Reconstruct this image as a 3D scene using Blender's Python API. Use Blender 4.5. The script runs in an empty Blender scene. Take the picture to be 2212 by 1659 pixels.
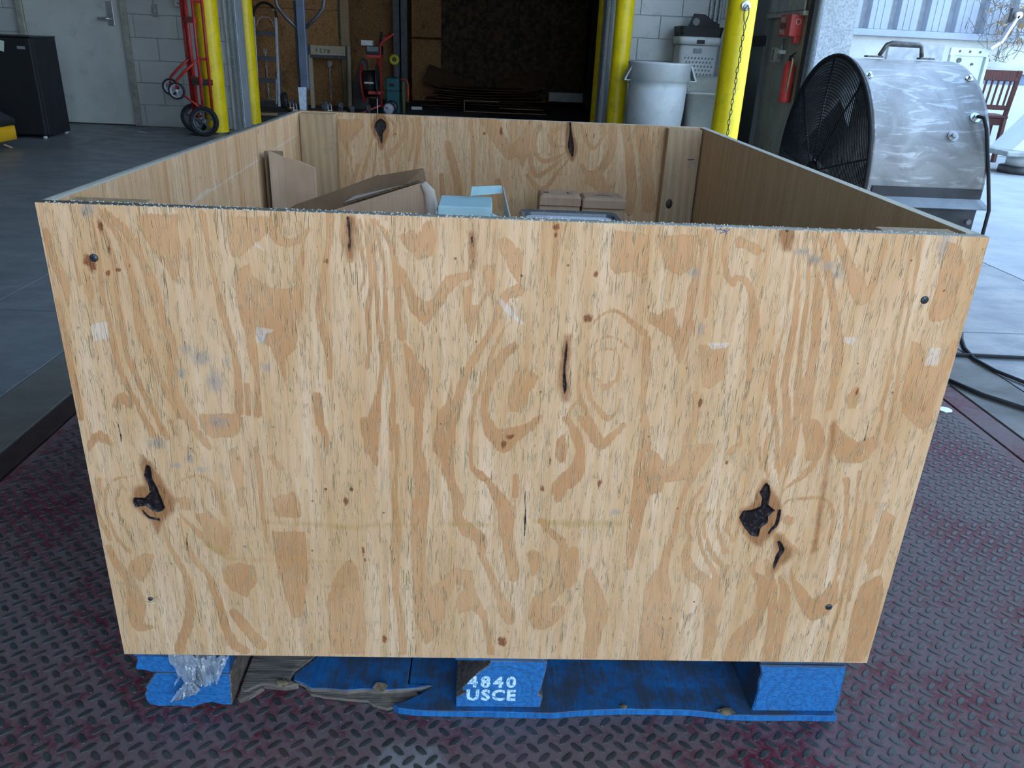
import bpy, bmesh, math, random
import numpy as np
from mathutils import Vector, Matrix, noise as mnoise
random.seed(7)
scene = bpy.context.scene
COL = scene.collection

# ------------------------------------------------------------------ camera
cam_data = bpy.data.cameras.new('camera')
cam = bpy.data.objects.new('camera', cam_data); COL.objects.link(cam)
_p, _y, _r = 0.4095, 0.048, 0.0466            # pitch down, yaw right, roll
_f = Vector((math.sin(_y)*math.cos(_p), math.cos(_y)*math.cos(_p), -math.sin(_p)))
_rt = Vector((math.cos(_y), -math.sin(_y), 0)); _up = _rt.cross(_f)
_r2 = _rt*math.cos(_r) + _up*math.sin(_r); _u2 = _up*math.cos(_r) - _rt*math.sin(_r)
cam.matrix_world = Matrix(((_r2.x, _u2.x, -_f.x, 0.471), (_r2.y, _u2.y, -_f.y, -0.8456), (_r2.z, _u2.z, -_f.z, 0.9067), (0, 0, 0, 1)))
cam_data.lens = 27.486; cam_data.sensor_width = 36; cam_data.clip_end = 200
scene.camera = cam

# ------------------------------------------------------------------ world, sun, exposure
world = bpy.data.worlds.new('sky'); scene.world = world; world.use_nodes = True
wn = world.node_tree; wn.nodes.clear()
_o = wn.nodes.new('ShaderNodeOutputWorld'); _b = wn.nodes.new('ShaderNodeBackground')
_tc = wn.nodes.new('ShaderNodeTexCoord'); _sx = wn.nodes.new('ShaderNodeSeparateXYZ'); _cr = wn.nodes.new('ShaderNodeValToRGB')
_cr.color_ramp.elements[0].position = 0.0; _cr.color_ramp.elements[0].color = (0.66, 0.83, 1.0, 1)
_cr.color_ramp.elements[1].position = 0.7; _cr.color_ramp.elements[1].color = (0.38, 0.62, 1.0, 1)
wn.links.new(_tc.outputs['Generated'], _sx.inputs[0]); wn.links.new(_sx.outputs['Z'], _cr.inputs[0])
wn.links.new(_cr.outputs[0], _b.inputs[0]); wn.links.new(_b.outputs[0], _o.inputs[0])
_b.inputs[1].default_value = 3.9
sun_data = bpy.data.lights.new('sun', 'SUN'); sun = bpy.data.objects.new('sun', sun_data); COL.objects.link(sun)
sun_data.energy = 17.0; sun_data.angle = 0.01; sun_data.color = (1.0, 0.88, 0.70)
sun.rotation_euler = Vector((0.85, 0.35, -0.78)).to_track_quat('-Z', 'Y').to_euler()
scene.view_settings.view_transform = 'Standard'; scene.view_settings.look = 'None'
scene.view_settings.gamma = 1.0; scene.view_settings.use_curve_mapping = False
scene.view_settings.exposure = 0.42
scene.cycles.use_denoising = True
scene.cycles.max_bounces = 6; scene.cycles.diffuse_bounces = 3; scene.cycles.adaptive_threshold = 0.06; scene.cycles.caustics_reflective = False; scene.cycles.caustics_refractive = False
scene.cycles.sample_clamp_indirect = 6.0

# ------------------------------------------------------------------ node helpers
class NT:
    def __init__(s, name):
        s.m = bpy.data.materials.new(name); s.m.use_nodes = True; s.t = s.m.node_tree
        s.b = s.t.nodes['Principled BSDF']; s.l = s.t.links
    def n(s, ty, **k):
        nd = s.t.nodes.new(ty)
        for a, v in k.items(): setattr(nd, a, v)
        return nd
    def put(s, sock, v):
        if isinstance(v, bpy.types.NodeSocket): s.l.new(v, sock)
        elif v is not None:
            if sock.type == 'RGBA' and len(v) == 3: v = (*v, 1)
            sock.default_value = v
    def math(s, op, a, b=None, c=None, clamp=False):
        nd = s.n('ShaderNodeMath', operation=op); nd.use_clamp = clamp
        s.put(nd.inputs[0], a)
        if b is not None: s.put(nd.inputs[1], b)
        if c is not None: s.put(nd.inputs[2], c)
        return nd.outputs[0]
    def obj(s):
        return s.n('ShaderNodeTexCoord').outputs['Object']
    def geo(s):
        return s.n('ShaderNodeNewGeometry').outputs['Position']
    def map(s, v, sc=(1, 1, 1), loc=(0, 0, 0), rot=(0, 0, 0)):
        nd = s.n('ShaderNodeMapping'); s.put(nd.inputs['Vector'], v)
        nd.inputs['Scale'].default_value = sc; nd.inputs['Location'].default_value = loc; nd.inputs['Rotation'].default_value = rot
        return nd.outputs[0]
    def noise(s, v, scale=1.0, detail=3.0, rough=0.5, dist=0.0, col=False):
        nd = s.n('ShaderNodeTexNoise'); s.put(nd.inputs['Vector'], v)
        nd.inputs['Scale'].default_value = scale; nd.inputs['Detail'].default_value = detail
        nd.inputs['Roughness'].default_value = rough; nd.inputs['Distortion'].default_value = dist
        return nd.outputs['Color' if col else 'Fac']
    def wave(s, v, scale=1.0, dist=0.0, detail=2.0, dscale=1.0, kind='BANDS', dirn='X', prof='SIN'):
        nd = s.n('ShaderNodeTexWave', wave_type=kind, wave_profile=prof)
        if kind == 'BANDS': nd.bands_direction = dirn
        else: nd.rings_direction = dirn
        s.put(nd.inputs['Vector'], v); nd.inputs['Scale'].default_value = scale
        nd.inputs['Distortion'].default_value = dist; nd.inputs['Detail'].default_value = detail; nd.inputs['Detail Scale'].default_value = dscale
        return nd.outputs['Fac']
    def vor(s, v, scale=1.0, feat='F1', out='Distance'):
        nd = s.n('ShaderNodeTexVoronoi', feature=feat); s.put(nd.inputs['Vector'], v); nd.inputs['Scale'].default_value = scale
        return nd.outputs[out]
    def ss(s, x, a, b, lo=0.0, hi=1.0):
        nd = s.n('ShaderNodeMapRange', interpolation_type='SMOOTHSTEP'); s.put(nd.inputs[0], x)
        nd.inputs[1].default_value = a; nd.inputs[2].default_value = b; nd.inputs[3].default_value = lo; nd.inputs[4].default_value = hi
        return nd.outputs[0]
    def mix(s, f, a, b, mode='MIX'):
        nd = s.n('ShaderNodeMix', data_type='RGBA', blend_type=mode)
        s.put(nd.inputs[0], f); s.put(nd.inputs[6], a); s.put(nd.inputs[7], b)
        return nd.outputs[2]
    def attr(s, name):
        nd = s.n('ShaderNodeAttribute', attribute_name=name); return nd.outputs['Fac']
    def sep(s, v):
        nd = s.n('ShaderNodeSeparateXYZ'); s.put(nd.inputs[0], v); return nd.outputs
    def bump(s, h, dist=0.001, strength=1.0, nrm=None):
        nd = s.n('ShaderNodeBump'); s.put(nd.inputs['Height'], h); nd.inputs['Distance'].default_value = dist; nd.inputs['Strength'].default_value = strength
        if nrm is not None: s.l.new(nrm, nd.inputs['Normal'])
        s.l.new(nd.outputs[0], s.b.inputs['Normal']); return nd.outputs[0]
    def out(s, col=None, rough=0.6, metal=0.0, spec=None):
        if col is not None: s.put(s.b.inputs['Base Color'], col)
        s.put(s.b.inputs['Roughness'], rough); s.put(s.b.inputs['Metallic'], metal)
        if spec is not None: s.put(s.b.inputs['Specular IOR Level'], spec)
        return s.m

def mat_paint(name, col, rough=0.45, metal=0.0, var=0.12, scale=14, dirt=None, bumpd=0.0):
    t = NT(name); p = t.geo()
    n = t.noise(p, scale, 4, 0.6)
    dark = tuple(c*(1-var*2) for c in col); lite = tuple(min(1, c*(1+var)) for c in col)
    c = t.mix(t.ss(n, 0.3, 0.7), dark, lite)
    if dirt: c = t.mix(t.ss(t.noise(p, scale*2.3, 5, 0.65), 0.54, 0.72, 0, dirt[3]), c, dirt[:3])
    if bumpd: t.bump(t.noise(p, scale*20, 2), bumpd)
    return t.out(c, t.ss(n, 0.2, 0.8, rough-0.06, rough+0.08), metal)

# ------------------------------------------------------------------ mesh helpers
class MB:
    def __init__(s): s.v = []; s.f = []; s.mi = []; s.sm = []
    def add(s, vs, fs, mi=0, smooth=False):
        o = len(s.v); s.v += [tuple(v) for v in vs]
        for f in fs: s.f.append(tuple(i+o for i in f)); s.mi.append(mi); s.sm.append(smooth)
        return s
    def box(s, c, d, rz=0.0, mi=0, rot=None):
        hx, hy, hz = d[0]/2, d[1]/2, d[2]/2
        R = rot if rot is not None else Matrix.Rotation(rz, 3, 'Z')
        vs = [Vector(c) + R @ Vector((x*hx, y*hy, z*hz)) for z in (-1, 1) for y in (-1, 1) for x in (-1, 1)]
        return s.add(vs, [(0, 2, 3, 1), (4, 5, 7, 6), (0, 1, 5, 4), (2, 6, 7, 3), (0, 4, 6, 2), (1, 3, 7, 5)], mi)
    def bx(s, a, b, mi=0):
        return s.box([(a[i]+b[i])/2 for i in range(3)], [abs(b[i]-a[i]) for i in range(3)], mi=mi)
    def bar(s, a, b, w, h, up=(0, 0, 1), mi=0):
        a = Vector(a); b = Vector(b); d = (b-a); L = d.length; z = d.normalized(); u = Vector(up)
        x = u.cross(z)
        if x.length < 1e-5: x = Vector((1, 0, 0)).cross(z)
        x.normalize(); y = z.cross(x)
        R = Matrix((x, y, z)).transposed()
        return s.box((a+b)/2, (w, h, L), rot=R, mi=mi)
    def cyl(s, a, b, r, n=16, r2=None, mi=0, caps=True):
        return s.tube([a, b], [r, r if r2 is None else r2], n, mi, caps, smooth=True)
    def tube(s, pts, r, n=8, mi=0, caps=True, smooth=True, closed=False):
        pts = [Vector(p) for p in pts]; k = len(pts)
        rs = r if isinstance(r, (list, tuple)) else [r]*k
        o = len(s.v); prev = None
        for i, p in enumerate(pts):
            if closed: t = (pts[(i+1) % k]-pts[i-1]).normalized()
            else: t = (pts[min(i+1, k-1)]-pts[max(i-1, 0)]).normalized()
            if prev is None:
                u = Vector((0, 0, 1)) if abs(t.z) < 0.9 else Vector((1, 0, 0))
                x = u.cross(t).normalized()
            else:
                x = (prev - t*prev.dot(t))
                x = x.normalized() if x.length > 1e-6 else Vector((1, 0, 0)).cross(t).normalized()
            prev = x; y = t.cross(x)
            for j in range(n):
                a = 2*math.pi*j/n; s.v.append(tuple(p + (x*math.cos(a)+y*math.sin(a))*rs[i]))
        m = k if closed else k-1
        for i in range(m):
            i2 = (i+1) % k
            for j in range(n):
                s.f.append((o+i*n+j, o+i*n+(j+1) % n, o+i2*n+(j+1) % n, o+i2*n+j)); s.mi.append(mi); s.sm.append(smooth)
        if caps and not closed:
            s.f.append(tuple(o+j for j in reversed(range(n)))); s.mi.append(mi); s.sm.append(False)
            s.f.append(tuple(o+(k-1)*n+j for j in range(n))); s.mi.append(mi); s.sm.append(False)
        return s
    def lathe(s, prof, n=32, M=None, mi=0, smooth=True, caps=False, sx=1.0, sy=1.0):
        M = M or Matrix.Identity(4); o = len(s.v)
        for r, z in prof:
            for j in range(n):
                a = 2*math.pi*j/n; s.v.append(tuple(M @ Vector((r*math.cos(a)*sx, r*math.sin(a)*sy, z))))
        for i in range(len(prof)-1):
            for j in range(n):
                s.f.append((o+i*n+j, o+i*n+(j+1) % n, o+(i+1)*n+(j+1) % n, o+(i+1)*n+j)); s.mi.append(mi); s.sm.append(smooth)
        if caps:
            s.f.append(tuple(o+j for j in reversed(range(n)))); s.mi.append(mi); s.sm.append(False)
            q = o+(len(prof)-1)*n; s.f.append(tuple(q+j for j in range(n))); s.mi.append(mi); s.sm.append(False)
        return s
    def prism(s, poly, a, b, axis='Y', mi=0, mi_side=None):
        # poly in the two other axes (in order), extruded from a to b along axis
        def P(u, w, t): return {'Y': (u, t, w), 'Z': (u, w, t), 'X': (t, u, w)}[axis]
        n = len(poly); o = len(s.v)
        s.v += [P(u, w, a) for u, w in poly] + [P(u, w, b) for u, w in poly]
        s.f += [tuple(o+i for i in range(n)), tuple(o+n+i for i in reversed(range(n)))]; s.mi += [mi, mi]; s.sm += [False, False]
        for i in range(n):
            j = (i+1) % n; s.f.append((o+j, o+i, o+n+i, o+n+j)); s.mi.append(mi if mi_side is None else mi_side); s.sm.append(False)
        return s
    def mesh(s, name):
        me = bpy.data.meshes.new(name); me.from_pydata(s.v, [], s.f)
        me.polygons.foreach_set('material_index', s.mi); me.polygons.foreach_set('use_smooth', s.sm)
        bm = bmesh.new(); bm.from_mesh(me); bmesh.ops.recalc_face_normals(bm, faces=bm.faces); bm.to_mesh(me); bm.free()
        return me
    def build(s, name, mats, parent=None, bevel=0.0, loc=None, rot=None, seg=2):
        me = s.mesh(name)
        for m in (mats if isinstance(mats, (list, tuple)) else [mats]): me.materials.append(m)
        return link(name, me, parent, bevel, loc, rot, seg)
def link(name, me, parent=None, bevel=0.0, loc=None, rot=None, seg=2):
    o = bpy.data.objects.new(name, me); COL.objects.link(o)
    if parent is not None: o.parent = parent
    if loc is not None: o.location = loc
    if rot is not None: o.rotation_euler = rot
    if bevel:
        b = o.modifiers.new('bevel', 'BEVEL'); b.width = bevel; b.segments = seg; b.limit_method = 'ANGLE'; b.angle_limit = 0.6
    return o
def thing(name, label, cat, loc=(0, 0, 0), rz=0.0, group=None):
    e = bpy.data.objects.new(name, None); COL.objects.link(e); e.location = loc; e.rotation_euler = (0, 0, rz); e.empty_display_size = 0.1
    return tag(e, label, cat, group)
def tag(o, label, cat=None, group=None):
    o['label'] = label
    if cat: o['category'] = cat
    if group: o['group'] = group
    return o
def structure(o, label=None):
    o['kind'] = 'structure'
    if label: o['label'] = label
    return o
def emp(name, parent=None, loc=(0, 0, 0)):
    e = bpy.data.objects.new(name, None); COL.objects.link(e); e.location = loc; e.empty_display_size = 0.1
    if parent is not None: e.parent = parent
    return e
def text_mesh(name, txt, size, mat, parent, loc, rot, extrude=0.0003, bold=0.0, spacing=1.0, align='LEFT'):
    cu = bpy.data.curves.new(name, 'FONT'); cu.body = txt; cu.size = size; cu.extrude = extrude; cu.offset = bold
    cu.space_character = spacing; cu.align_x = align; cu.resolution_u = 3
    tmp = bpy.data.objects.new(name+'_tmp', cu); COL.objects.link(tmp)
    dg = bpy.context.evaluated_depsgraph_get(); me = bpy.data.meshes.new_from_object(tmp.evaluated_get(dg))
    bpy.data.objects.remove(tmp); bpy.data.curves.remove(cu); me.materials.clear(); me.materials.append(mat)
    return link(name, me, parent, 0, loc, rot)
def arc(c, r, a0, a1, n, plane='XZ', t=0.0):
    out = []
    for i in range(n+1):
        a = a0+(a1-a0)*i/n; u, w = c[0]+r*math.cos(a), c[1]+r*math.sin(a)
        out.append({'XZ': (u, t, w), 'XY': (u, w, t), 'YZ': (t, u, w)}[plane])
    return out

# ================================================================== materials of the place
def mk_concrete(name, c1, c2, rough=0.45, stain=0.5):
    t = NT(name); p = t.geo()
    n1 = t.noise(p, 1.3, 5, 0.62); n2 = t.noise(t.map(p, (1, 1.5, 1)), 4.5, 6, 0.7); n3 = t.noise(p, 160, 2)
    c = t.mix(t.ss(n1, 0.3, 0.72), c1, c2)
    c = t.mix(t.ss(n2, 0.35, 0.75, 0, stain), c, tuple(x*0.62 for x in c1))
    c = t.mix(t.ss(t.noise(p, 11, 6, 0.72), 0.66, 0.78, 0, 0.25), c, tuple(min(1, x*1.5) for x in c2))
    c = t.mix(t.ss(n3, 0.3, 0.7, 0, 0.12), c, (0.02, 0.02, 0.02))
    t.bump(t.noise(p, 70, 4, 0.6), 0.0006)
    return t.out(c, t.ss(n2, 0.3, 0.7, rough-0.08, rough+0.15))
M_floor = mk_concrete('sealed_concrete', (0.17, 0.19, 0.205), (0.25, 0.265, 0.275), 0.40, 0.45)
M_curb = mk_concrete('curb_concrete', (0.15, 0.145, 0.125), (0.20, 0.19, 0.17), 0.6)
M_apron = mk_concrete('apron_concrete', (0.33, 0.34, 0.345), (0.43, 0.44, 0.44), 0.75, 0.25)
M_sfloor = mk_concrete('shade_darkened_concrete', (0.07, 0.075, 0.08), (0.10, 0.105, 0.11), 0.7)  # store room floor: its dimness is put into the concrete colour
M_joint = mat_paint('joint_filler', (0.03, 0.03, 0.03), 0.9)
def mk_block():
    t = NT('painted_block'); p = t.geo()
    n = t.noise(p, 2.2, 4, 0.6)
    c = t.mix(t.ss(n, 0.3, 0.7), (0.44, 0.46, 0.45), (0.55, 0.57, 0.56))
    c = t.mix(t.ss(t.noise(p, 5, 5, 0.7), 0.55, 0.75, 0, 0.45), c, (0.20, 0.20, 0.18))
    t.bump(t.noise(p, 90, 3, 0.6), 0.0012)
    return t.out(c, 0.55)
M_block = mk_block()
M_mortar = mat_paint('mortar', (0.42, 0.44, 0.43), 0.85)
M_ceil = mat_paint('ceiling_grey', (0.22, 0.22, 0.22), 0.8)
M_door = mat_paint('door_paint', (0.56, 0.58, 0.55), 0.4, var=0.05, scale=3, dirt=(0.25, 0.25, 0.23, 0.3))
M_dframe = mat_paint('door_frame_paint', (0.36, 0.35, 0.30), 0.45, dirt=(0.12, 0.10, 0.08, 0.5))
M_steel = mat_paint('brushed_steel', (0.55, 0.56, 0.58), 0.35, 0.9, 0.08, 40)
M_dsteel = mat_paint('dark_steel', (0.10, 0.105, 0.11), 0.5, 0.6, 0.15, 20)
M_black = mat_paint('black_plastic', (0.009, 0.010, 0.012), 0.6)
M_rubber = mat_paint('black_rubber', (0.02, 0.022, 0.026), 0.75)
M_yellow = mat_paint('bollard_yellow', (0.93, 0.68, 0.002), 0.4, 0, 0.06, 6, dirt=(0.25, 0.18, 0.02, 0.35))
M_red = mat_paint('red_paint', (0.50, 0.035, 0.03), 0.4, 0, 0.12, 18, dirt=(0.12, 0.02, 0.02, 0.5))
M_white = mat_paint('white_plastic', (0.62, 0.65, 0.64), 0.5, 0, 0.06, 5, dirt=(0.40, 0.36, 0.27, 0.4))
def mk_galv():
    t = NT('galvanised_steel'); p = t.geo()
    v = t.vor(p, 80, 'F1', 'Color'); n = t.noise(p, 3, 4)
    g = t.mix(0.55, t.mix(0.5, v, (0.5, 0.5, 0.5)), (0.5, 0.5, 0.5))
    bw = t.n('ShaderNodeRGBToBW'); t.l.new(g, bw.inputs[0])
    c = t.mix(t.ss(bw.outputs[0], 0.38, 0.62), (0.17, 0.20, 0.225), (0.29, 0.325, 0.35))
    c = t.mix(t.ss(n, 0.4, 0.7, 0, 0.3), c, (0.36, 0.36, 0.34))
    return t.out(c, t.ss(n, 0.3, 0.7, 0.38, 0.55), 0.55)
M_galv = mk_galv()
def mk_osb():
    t = NT('strand_board'); p = t.geo()
    a = t.noise(t.map(p, (9, 9, 34)), 3.0, 4, 0.7, 1.2); b = t.noise(t.map(p, (30, 30, 10)), 2.2, 4, 0.7, 1.0)
    f = t.math('ADD', t.math('MULTIPLY', a, 0.55), t.math('MULTIPLY', b, 0.45))
    c = t.mix(t.ss(f, 0.36, 0.62), (0.20, 0.085, 0.028), (0.50, 0.26, 0.10))
    c = t.mix(t.ss(t.noise(p, 4, 5, 0.7), 0.52, 0.72, 0, 0.6), c, (0.07, 0.035, 0.015))
    t.bump(f, 0.002)
    return t.out(c, 0.75)
M_osb = mk_osb()
M_osb_shaded = mat_paint('shade_darkened_board', (0.085, 0.052, 0.03), 0.8, 0, 0.45, 16, dirt=(0.02, 0.014, 0.01, 0.7))  # strand board darkened in colour to stand for shade at the right rear
def mk_lumber(name, c1, c2, cd, axis=2):
    t = NT(name); p = t.obj()
    sc = [26, 26, 26]; sc[axis] = 1.6
    w = t.wave(t.map(p, tuple(sc)), 1.1, 6.0, 3, 0.7, 'BANDS', 'DIAGONAL')
    n = t.noise(t.map(p, tuple(s*9 for s in sc)), 1, 3)
    c = t.mix(w, c1, c2); c = t.mix(t.ss(n, 0.35, 0.7, 0, 0.35), c, cd)
    c = t.mix(t.ss(t.noise(p, 17, 5, 0.7), 0.56, 0.72, 0, 0.6), c, cd)
    t.bump(t.math('ADD', n, t.math('MULTIPLY', w, 0.3)), 0.0008)
    return t.out(c, 0.7)
M_pine = mk_lumber('pine_post', (0.50, 0.34, 0.19), (0.42, 0.27, 0.14), (0.27, 0.21, 0.15))
M_pinex = mk_lumber('pine_plank', (0.42, 0.28, 0.15), (0.34, 0.21, 0.10), (0.20, 0.14, 0.09), 0)
M_pale = mk_lumber('pale_lumber', (0.52, 0.46, 0.33), (0.45, 0.38, 0.26), (0.33, 0.28, 0.2), 0)

# ================================================================== the setting
# ---- floor: slabs between saw-cut joints, a bed under them
floor = MB().bx((-7.0, -3.2, -0.2), (3.0, 13.6, -0.014)).build('floor', M_joint)
structure(floor, 'grey sealed concrete floor of the loading bay with saw-cut joints')
def slab(x0, x1, y0, y1, m, name='floor_slab', g=0.003):
    o = MB().bx((x0+g, y0+g, -0.016), (x1-g, y1-g, 0.0)).build(name, m, floor, bevel=0.0012); return o
for y0, y1 in ((-3.2, 1.76), (1.76, 4.3), (4.3, 7.45)):
    slab(-7.0, -4.0, y0, y1, M_floor); slab(-4.0, -1.225, y0, y1, M_floor); slab(-1.225, -0.78, y0, y1, M_floor)
slab(-0.78, -0.615, -3.2, 1.76, M_curb)
slab(-0.78, 0.6, 1.76, 4.3, M_floor); slab(0.6, 2.14, 1.84, 4.2, M_floor); slab(2.14, 3.0, 1.84, 4.2, M_floor)
slab(-0.615, 1.93, 1.32, 1.76, M_curb); slab(1.93, 2.14, -3.2, 1.84, M_curb); slab(2.14, 3.0, -3.2, 1.84, M_floor)
slab(-0.78, 0.6, 4.3, 7.45, M_floor); slab(0.6, 2.14, 4.2, 7.45, M_floor); slab(2.14, 3.0, 4.2, 7.45, M_floor)
slab(0.6, 1.93, 1.76, 1.84, M_floor)
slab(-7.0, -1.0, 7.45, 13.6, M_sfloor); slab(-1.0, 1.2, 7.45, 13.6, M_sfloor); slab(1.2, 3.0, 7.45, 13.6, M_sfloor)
# ---- yard outside: concrete apron bays (joints at y 4.22)
yard = MB().bx((3.0, -30, -0.22), (40, 40, -0.02)).build('ground', M_apron)
structure(yard, 'pale concrete yard outside the bay door')
for x0, x1, y0, y1 in ((3.0, 6.2, -3.2, 1.0), (3.0, 6.2, 1.0, 4.22), (3.0, 6.2, 4.22, 8.58), (6.2, 12, -3.2, 4.22), (6.2, 12, 4.22, 8.58)):
    MB().bx((x0+0.004, y0+0.004, -0.025), (x1-0.004, y1-0.004, 0.0)).build('yard_slab', M_apron, yard, bevel=0.002)
yard2 = MB().bx((-30, -40, -0.22), (40, -3.2, -0.004)).build('ground', M_apron)
structure(yard2, 'sunlit concrete yard in front of the open bay')

# ---- walls
def wall_box(name, a, b, m, label):
    o = MB().bx(a, b).build(name, m); return structure(o, label)
YB = 7.45
wall_left = wall_box('wall_left', (-7.2, -3.2, 0), (-7.0, YB+0.2, 4.6), M_block, 'painted block side wall')
ceiling = wall_box('ceiling', (-7.2, -2.5, 4.6), (3.2, YB+0.2, 4.8), M_ceil, 'dull grey ceiling of the bay')
wf = MB().bx((-7.2, -2.5, 0), (-0.4, -2.3, 4.6)).bx((-0.4, -2.5, 3.2), (3.2, -2.3, 4.6)).build('wall_front', M_block)  # unseen wall, set close and cut to balance light on crate and back wall
structure(wf, 'unseen front wall around the open bay door, placed for the light')
# back wall core with door hole, bay opening (-1.92..1.63); blocks in front of the core
wb = MB()
wb.bx((-7.2, YB+0.012, 0), (-3.96, YB+0.2, 4.6)).bx((-3.96, YB+0.012, 2.14), (-2.95, YB+0.2, 4.6)).bx((-2.95, YB+0.012, 0), (-2.03, YB+0.2, 4.6))
wb.bx((-2.03, YB+0.012, 2.35), (1.70, YB+0.2, 4.6)).bx((1.70, YB+0.012, 0), (3.2, YB+0.2, 4.6))
wall_back = structure(wb.build('wall_back', M_mortar), 'painted concrete block wall behind the crate')
def blocks(x0, x1, z1=1.63, phase=0.0):
    bw, bh, g = 0.4064, 0.2032, 0.003
    r = 0; z = 0.0
    while z < z1:
        x = x0 - bw + ((r % 2)*0.5*bw + phase) % bw - bw
        while x < x1:
            a, b = max(x, x0), min(x+bw, x1)
            if b-a > 0.03:
                MB().bx((a+g, YB, z+g), (b-g, YB+0.03, z+bh-g)).build('block', M_block, wall_back, bevel=0.003, seg=1)
            x += bw
        z += bh; r += 1
    MB().bx((x0, YB+0.002, z), (x1, YB+0.03, 4.6)).build('block_course', M_block, wall_back)
blocks(-4.8, -3.965, phase=0.1); blocks(-2.945, -2.03, phase=0.05); blocks(1.72, 3.0, phase=0.22)
MB().bx((-7.2, YB+0.002, 0), (-4.8, YB+0.03, 4.6)).build('block_course', M_block, wall_back)
MB().bx((-4.8, YB+0.002, 2.14), (-2.03, YB+0.03, 4.6)).build('block_course', M_block, wall_back)

# right wall with the big bay door opening y 1.1 .. 5.85
wr = MB().bx((3.0, 5.85, 0), (3.3, YB+0.2, 4.6)).bx((3.0, 1.1, 4.3), (3.2, 5.85, 4.6)).bx((3.0, -2.3, 0), (3.2, 1.1, 4.6))
wall_right = structure(wr.build('wall_right', mat_paint('liner_cream', (0.30, 0.29, 0.24), 0.6, 0, 0.1, 6, dirt=(0.14, 0.13, 0.11, 0.6))), 'cream side wall beside the bay door')
# ribbed liner panels above a rail on that wall
for i in range(5):
    y = 5.93+i*0.165
    MB().bx((2.965, y, 1.25), (2.985, y+0.15, 2.6)).build('liner_panel', mat_paint('liner_grey', (0.36, 0.38, 0.37), 0.5, dirt=(0.1, 0.1, 0.09, 0.6)) if i == 0 else bpy.data.materials['liner_grey'], wall_right, bevel=0.012)
MB().bx((2.955, 5.9, 1.215), (3.0, 6.78, 1.25)).build('liner_rail', M_dframe, wall_right, bevel=0.003)
# galvanised jamb of the bay door: flat sheet, rolled track, dark seal
M_jpaint = mat_paint('jamb_paint', (0.42, 0.45, 0.47), 0.45, 0.1, 0.08, 8)
jamb = structure(emp('trim_1'), 'galvanised steel jamb of the side bay door')
MB().bx((3.06, 5.79, 0), (3.34, 5.845, 4.0)).build('jamb_sheet', M_galv, jamb, bevel=0.004)
MB().tube([(3.03, 5.76, 0), (3.03, 5.76, 4.0)], 0.026, 14).build('door_track', M_galv, jamb)
MB().bx((2.985, 5.77, 0), (3.003, 5.86, 4.0)).build('door_seal', M_rubber, jamb)
# jambs of the opening to the store room
for i, (x0, x1, s) in enumerate(((-2.03, -1.915, 1), (1.61, 1.72, -1))):
    j = structure(emp('trim_%d' % (i+2)), 'galvanised steel jamb of the store room opening')
    MB().bx((x0, YB-0.03, 0), (x1, YB+0.22, 2.4)).build('jamb_post', M_jpaint, j, bevel=0.004)
    xe = x1 if s > 0 else x0
    MB().bx((xe-0.012*s-0.006, YB-0.055, 0), (xe-0.012*s+0.006, YB-0.03, 3.2)).build('jamb_lip', M_galv, j, bevel=0.002)
    MB().bx(((x0+x1)/2-0.016, YB-0.045, 0), ((x0+x1)/2+0.01, YB-0.03, 3.2)).build('jamb_rib', M_galv, j, bevel=0.003)

# store room behind: strand board lining
room = MB().bx((-3.4, YB+0.2, 0), (-3.3, 13.6, 3.2)).bx((2.45, YB+0.2, 0), (2.55, 13.6, 3.2)).bx((-3.4, YB+0.2, 3.2), (2.55, 13.6, 3.3)).bx((-3.4, 13.5, 0), (2.55, 13.6, 3.2)).build('wall_store', M_osb)
structure(room, 'dark strand board lining of the store room')
def osb(x0, x1, y, z0, z1, t=0.02, m=None):
    return MB().bx((x0+0.003, y, z0+0.003), (x1-0.003, y+t, z1-0.003)).build('strand_board', m or M_osb, room, bevel=0.001)
for z0, z1 in ((0, 1.22), (1.22, 2.44), (2.44, 3.2)):
    osb(-3.3, -1.52, 10.9, z0, z1)
for z0, z1 in ((0, 0.95), (0.95, 2.1), (2.1, 3.2)):
    osb(-1.75, -0.98, 12.7, z0, z1); osb(-0.72, -0.25, 12.7, z0, z1-0.03)
osb(-0.25, 0.97, 12.72, 0.14, 2.58, m=M_osb_shaded); osb(0.97, 2.06, 12.72, 0.14, 2.58, m=M_osb_shaded); osb(-0.25, 2.06, 12.72, 2.58, 3.2, m=M_osb_shaded)
MB().bx((-1.52, 10.86, 0), (-1.40, 10.98, 3.2)).build('stud', M_pinex, room, bevel=0.003)
MB().bx((-1.525, 10.85, 0), (-1.515, 10.9, 3.2)).build('teal_edge', mat_paint('teal_edge', (0.0, 0.09, 0.09), 0.5), room)
for x in (-0.98, -0.86): MB().bx((x, 12.4, 0), (x+0.1, 12.75, 3.2)).build('dark_post', M_dsteel, room, bevel=0.004)
MB().bx((2.06, 12.3, 0), (2.2, 12.75, 3.2)).build('dark_post', M_black, room, bevel=0.004)
MB().bx((1.5, 12.68, 0.08), (2.06, 12.72, 0.22)).build('skirting_board', M_door, room, bevel=0.004)

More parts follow.
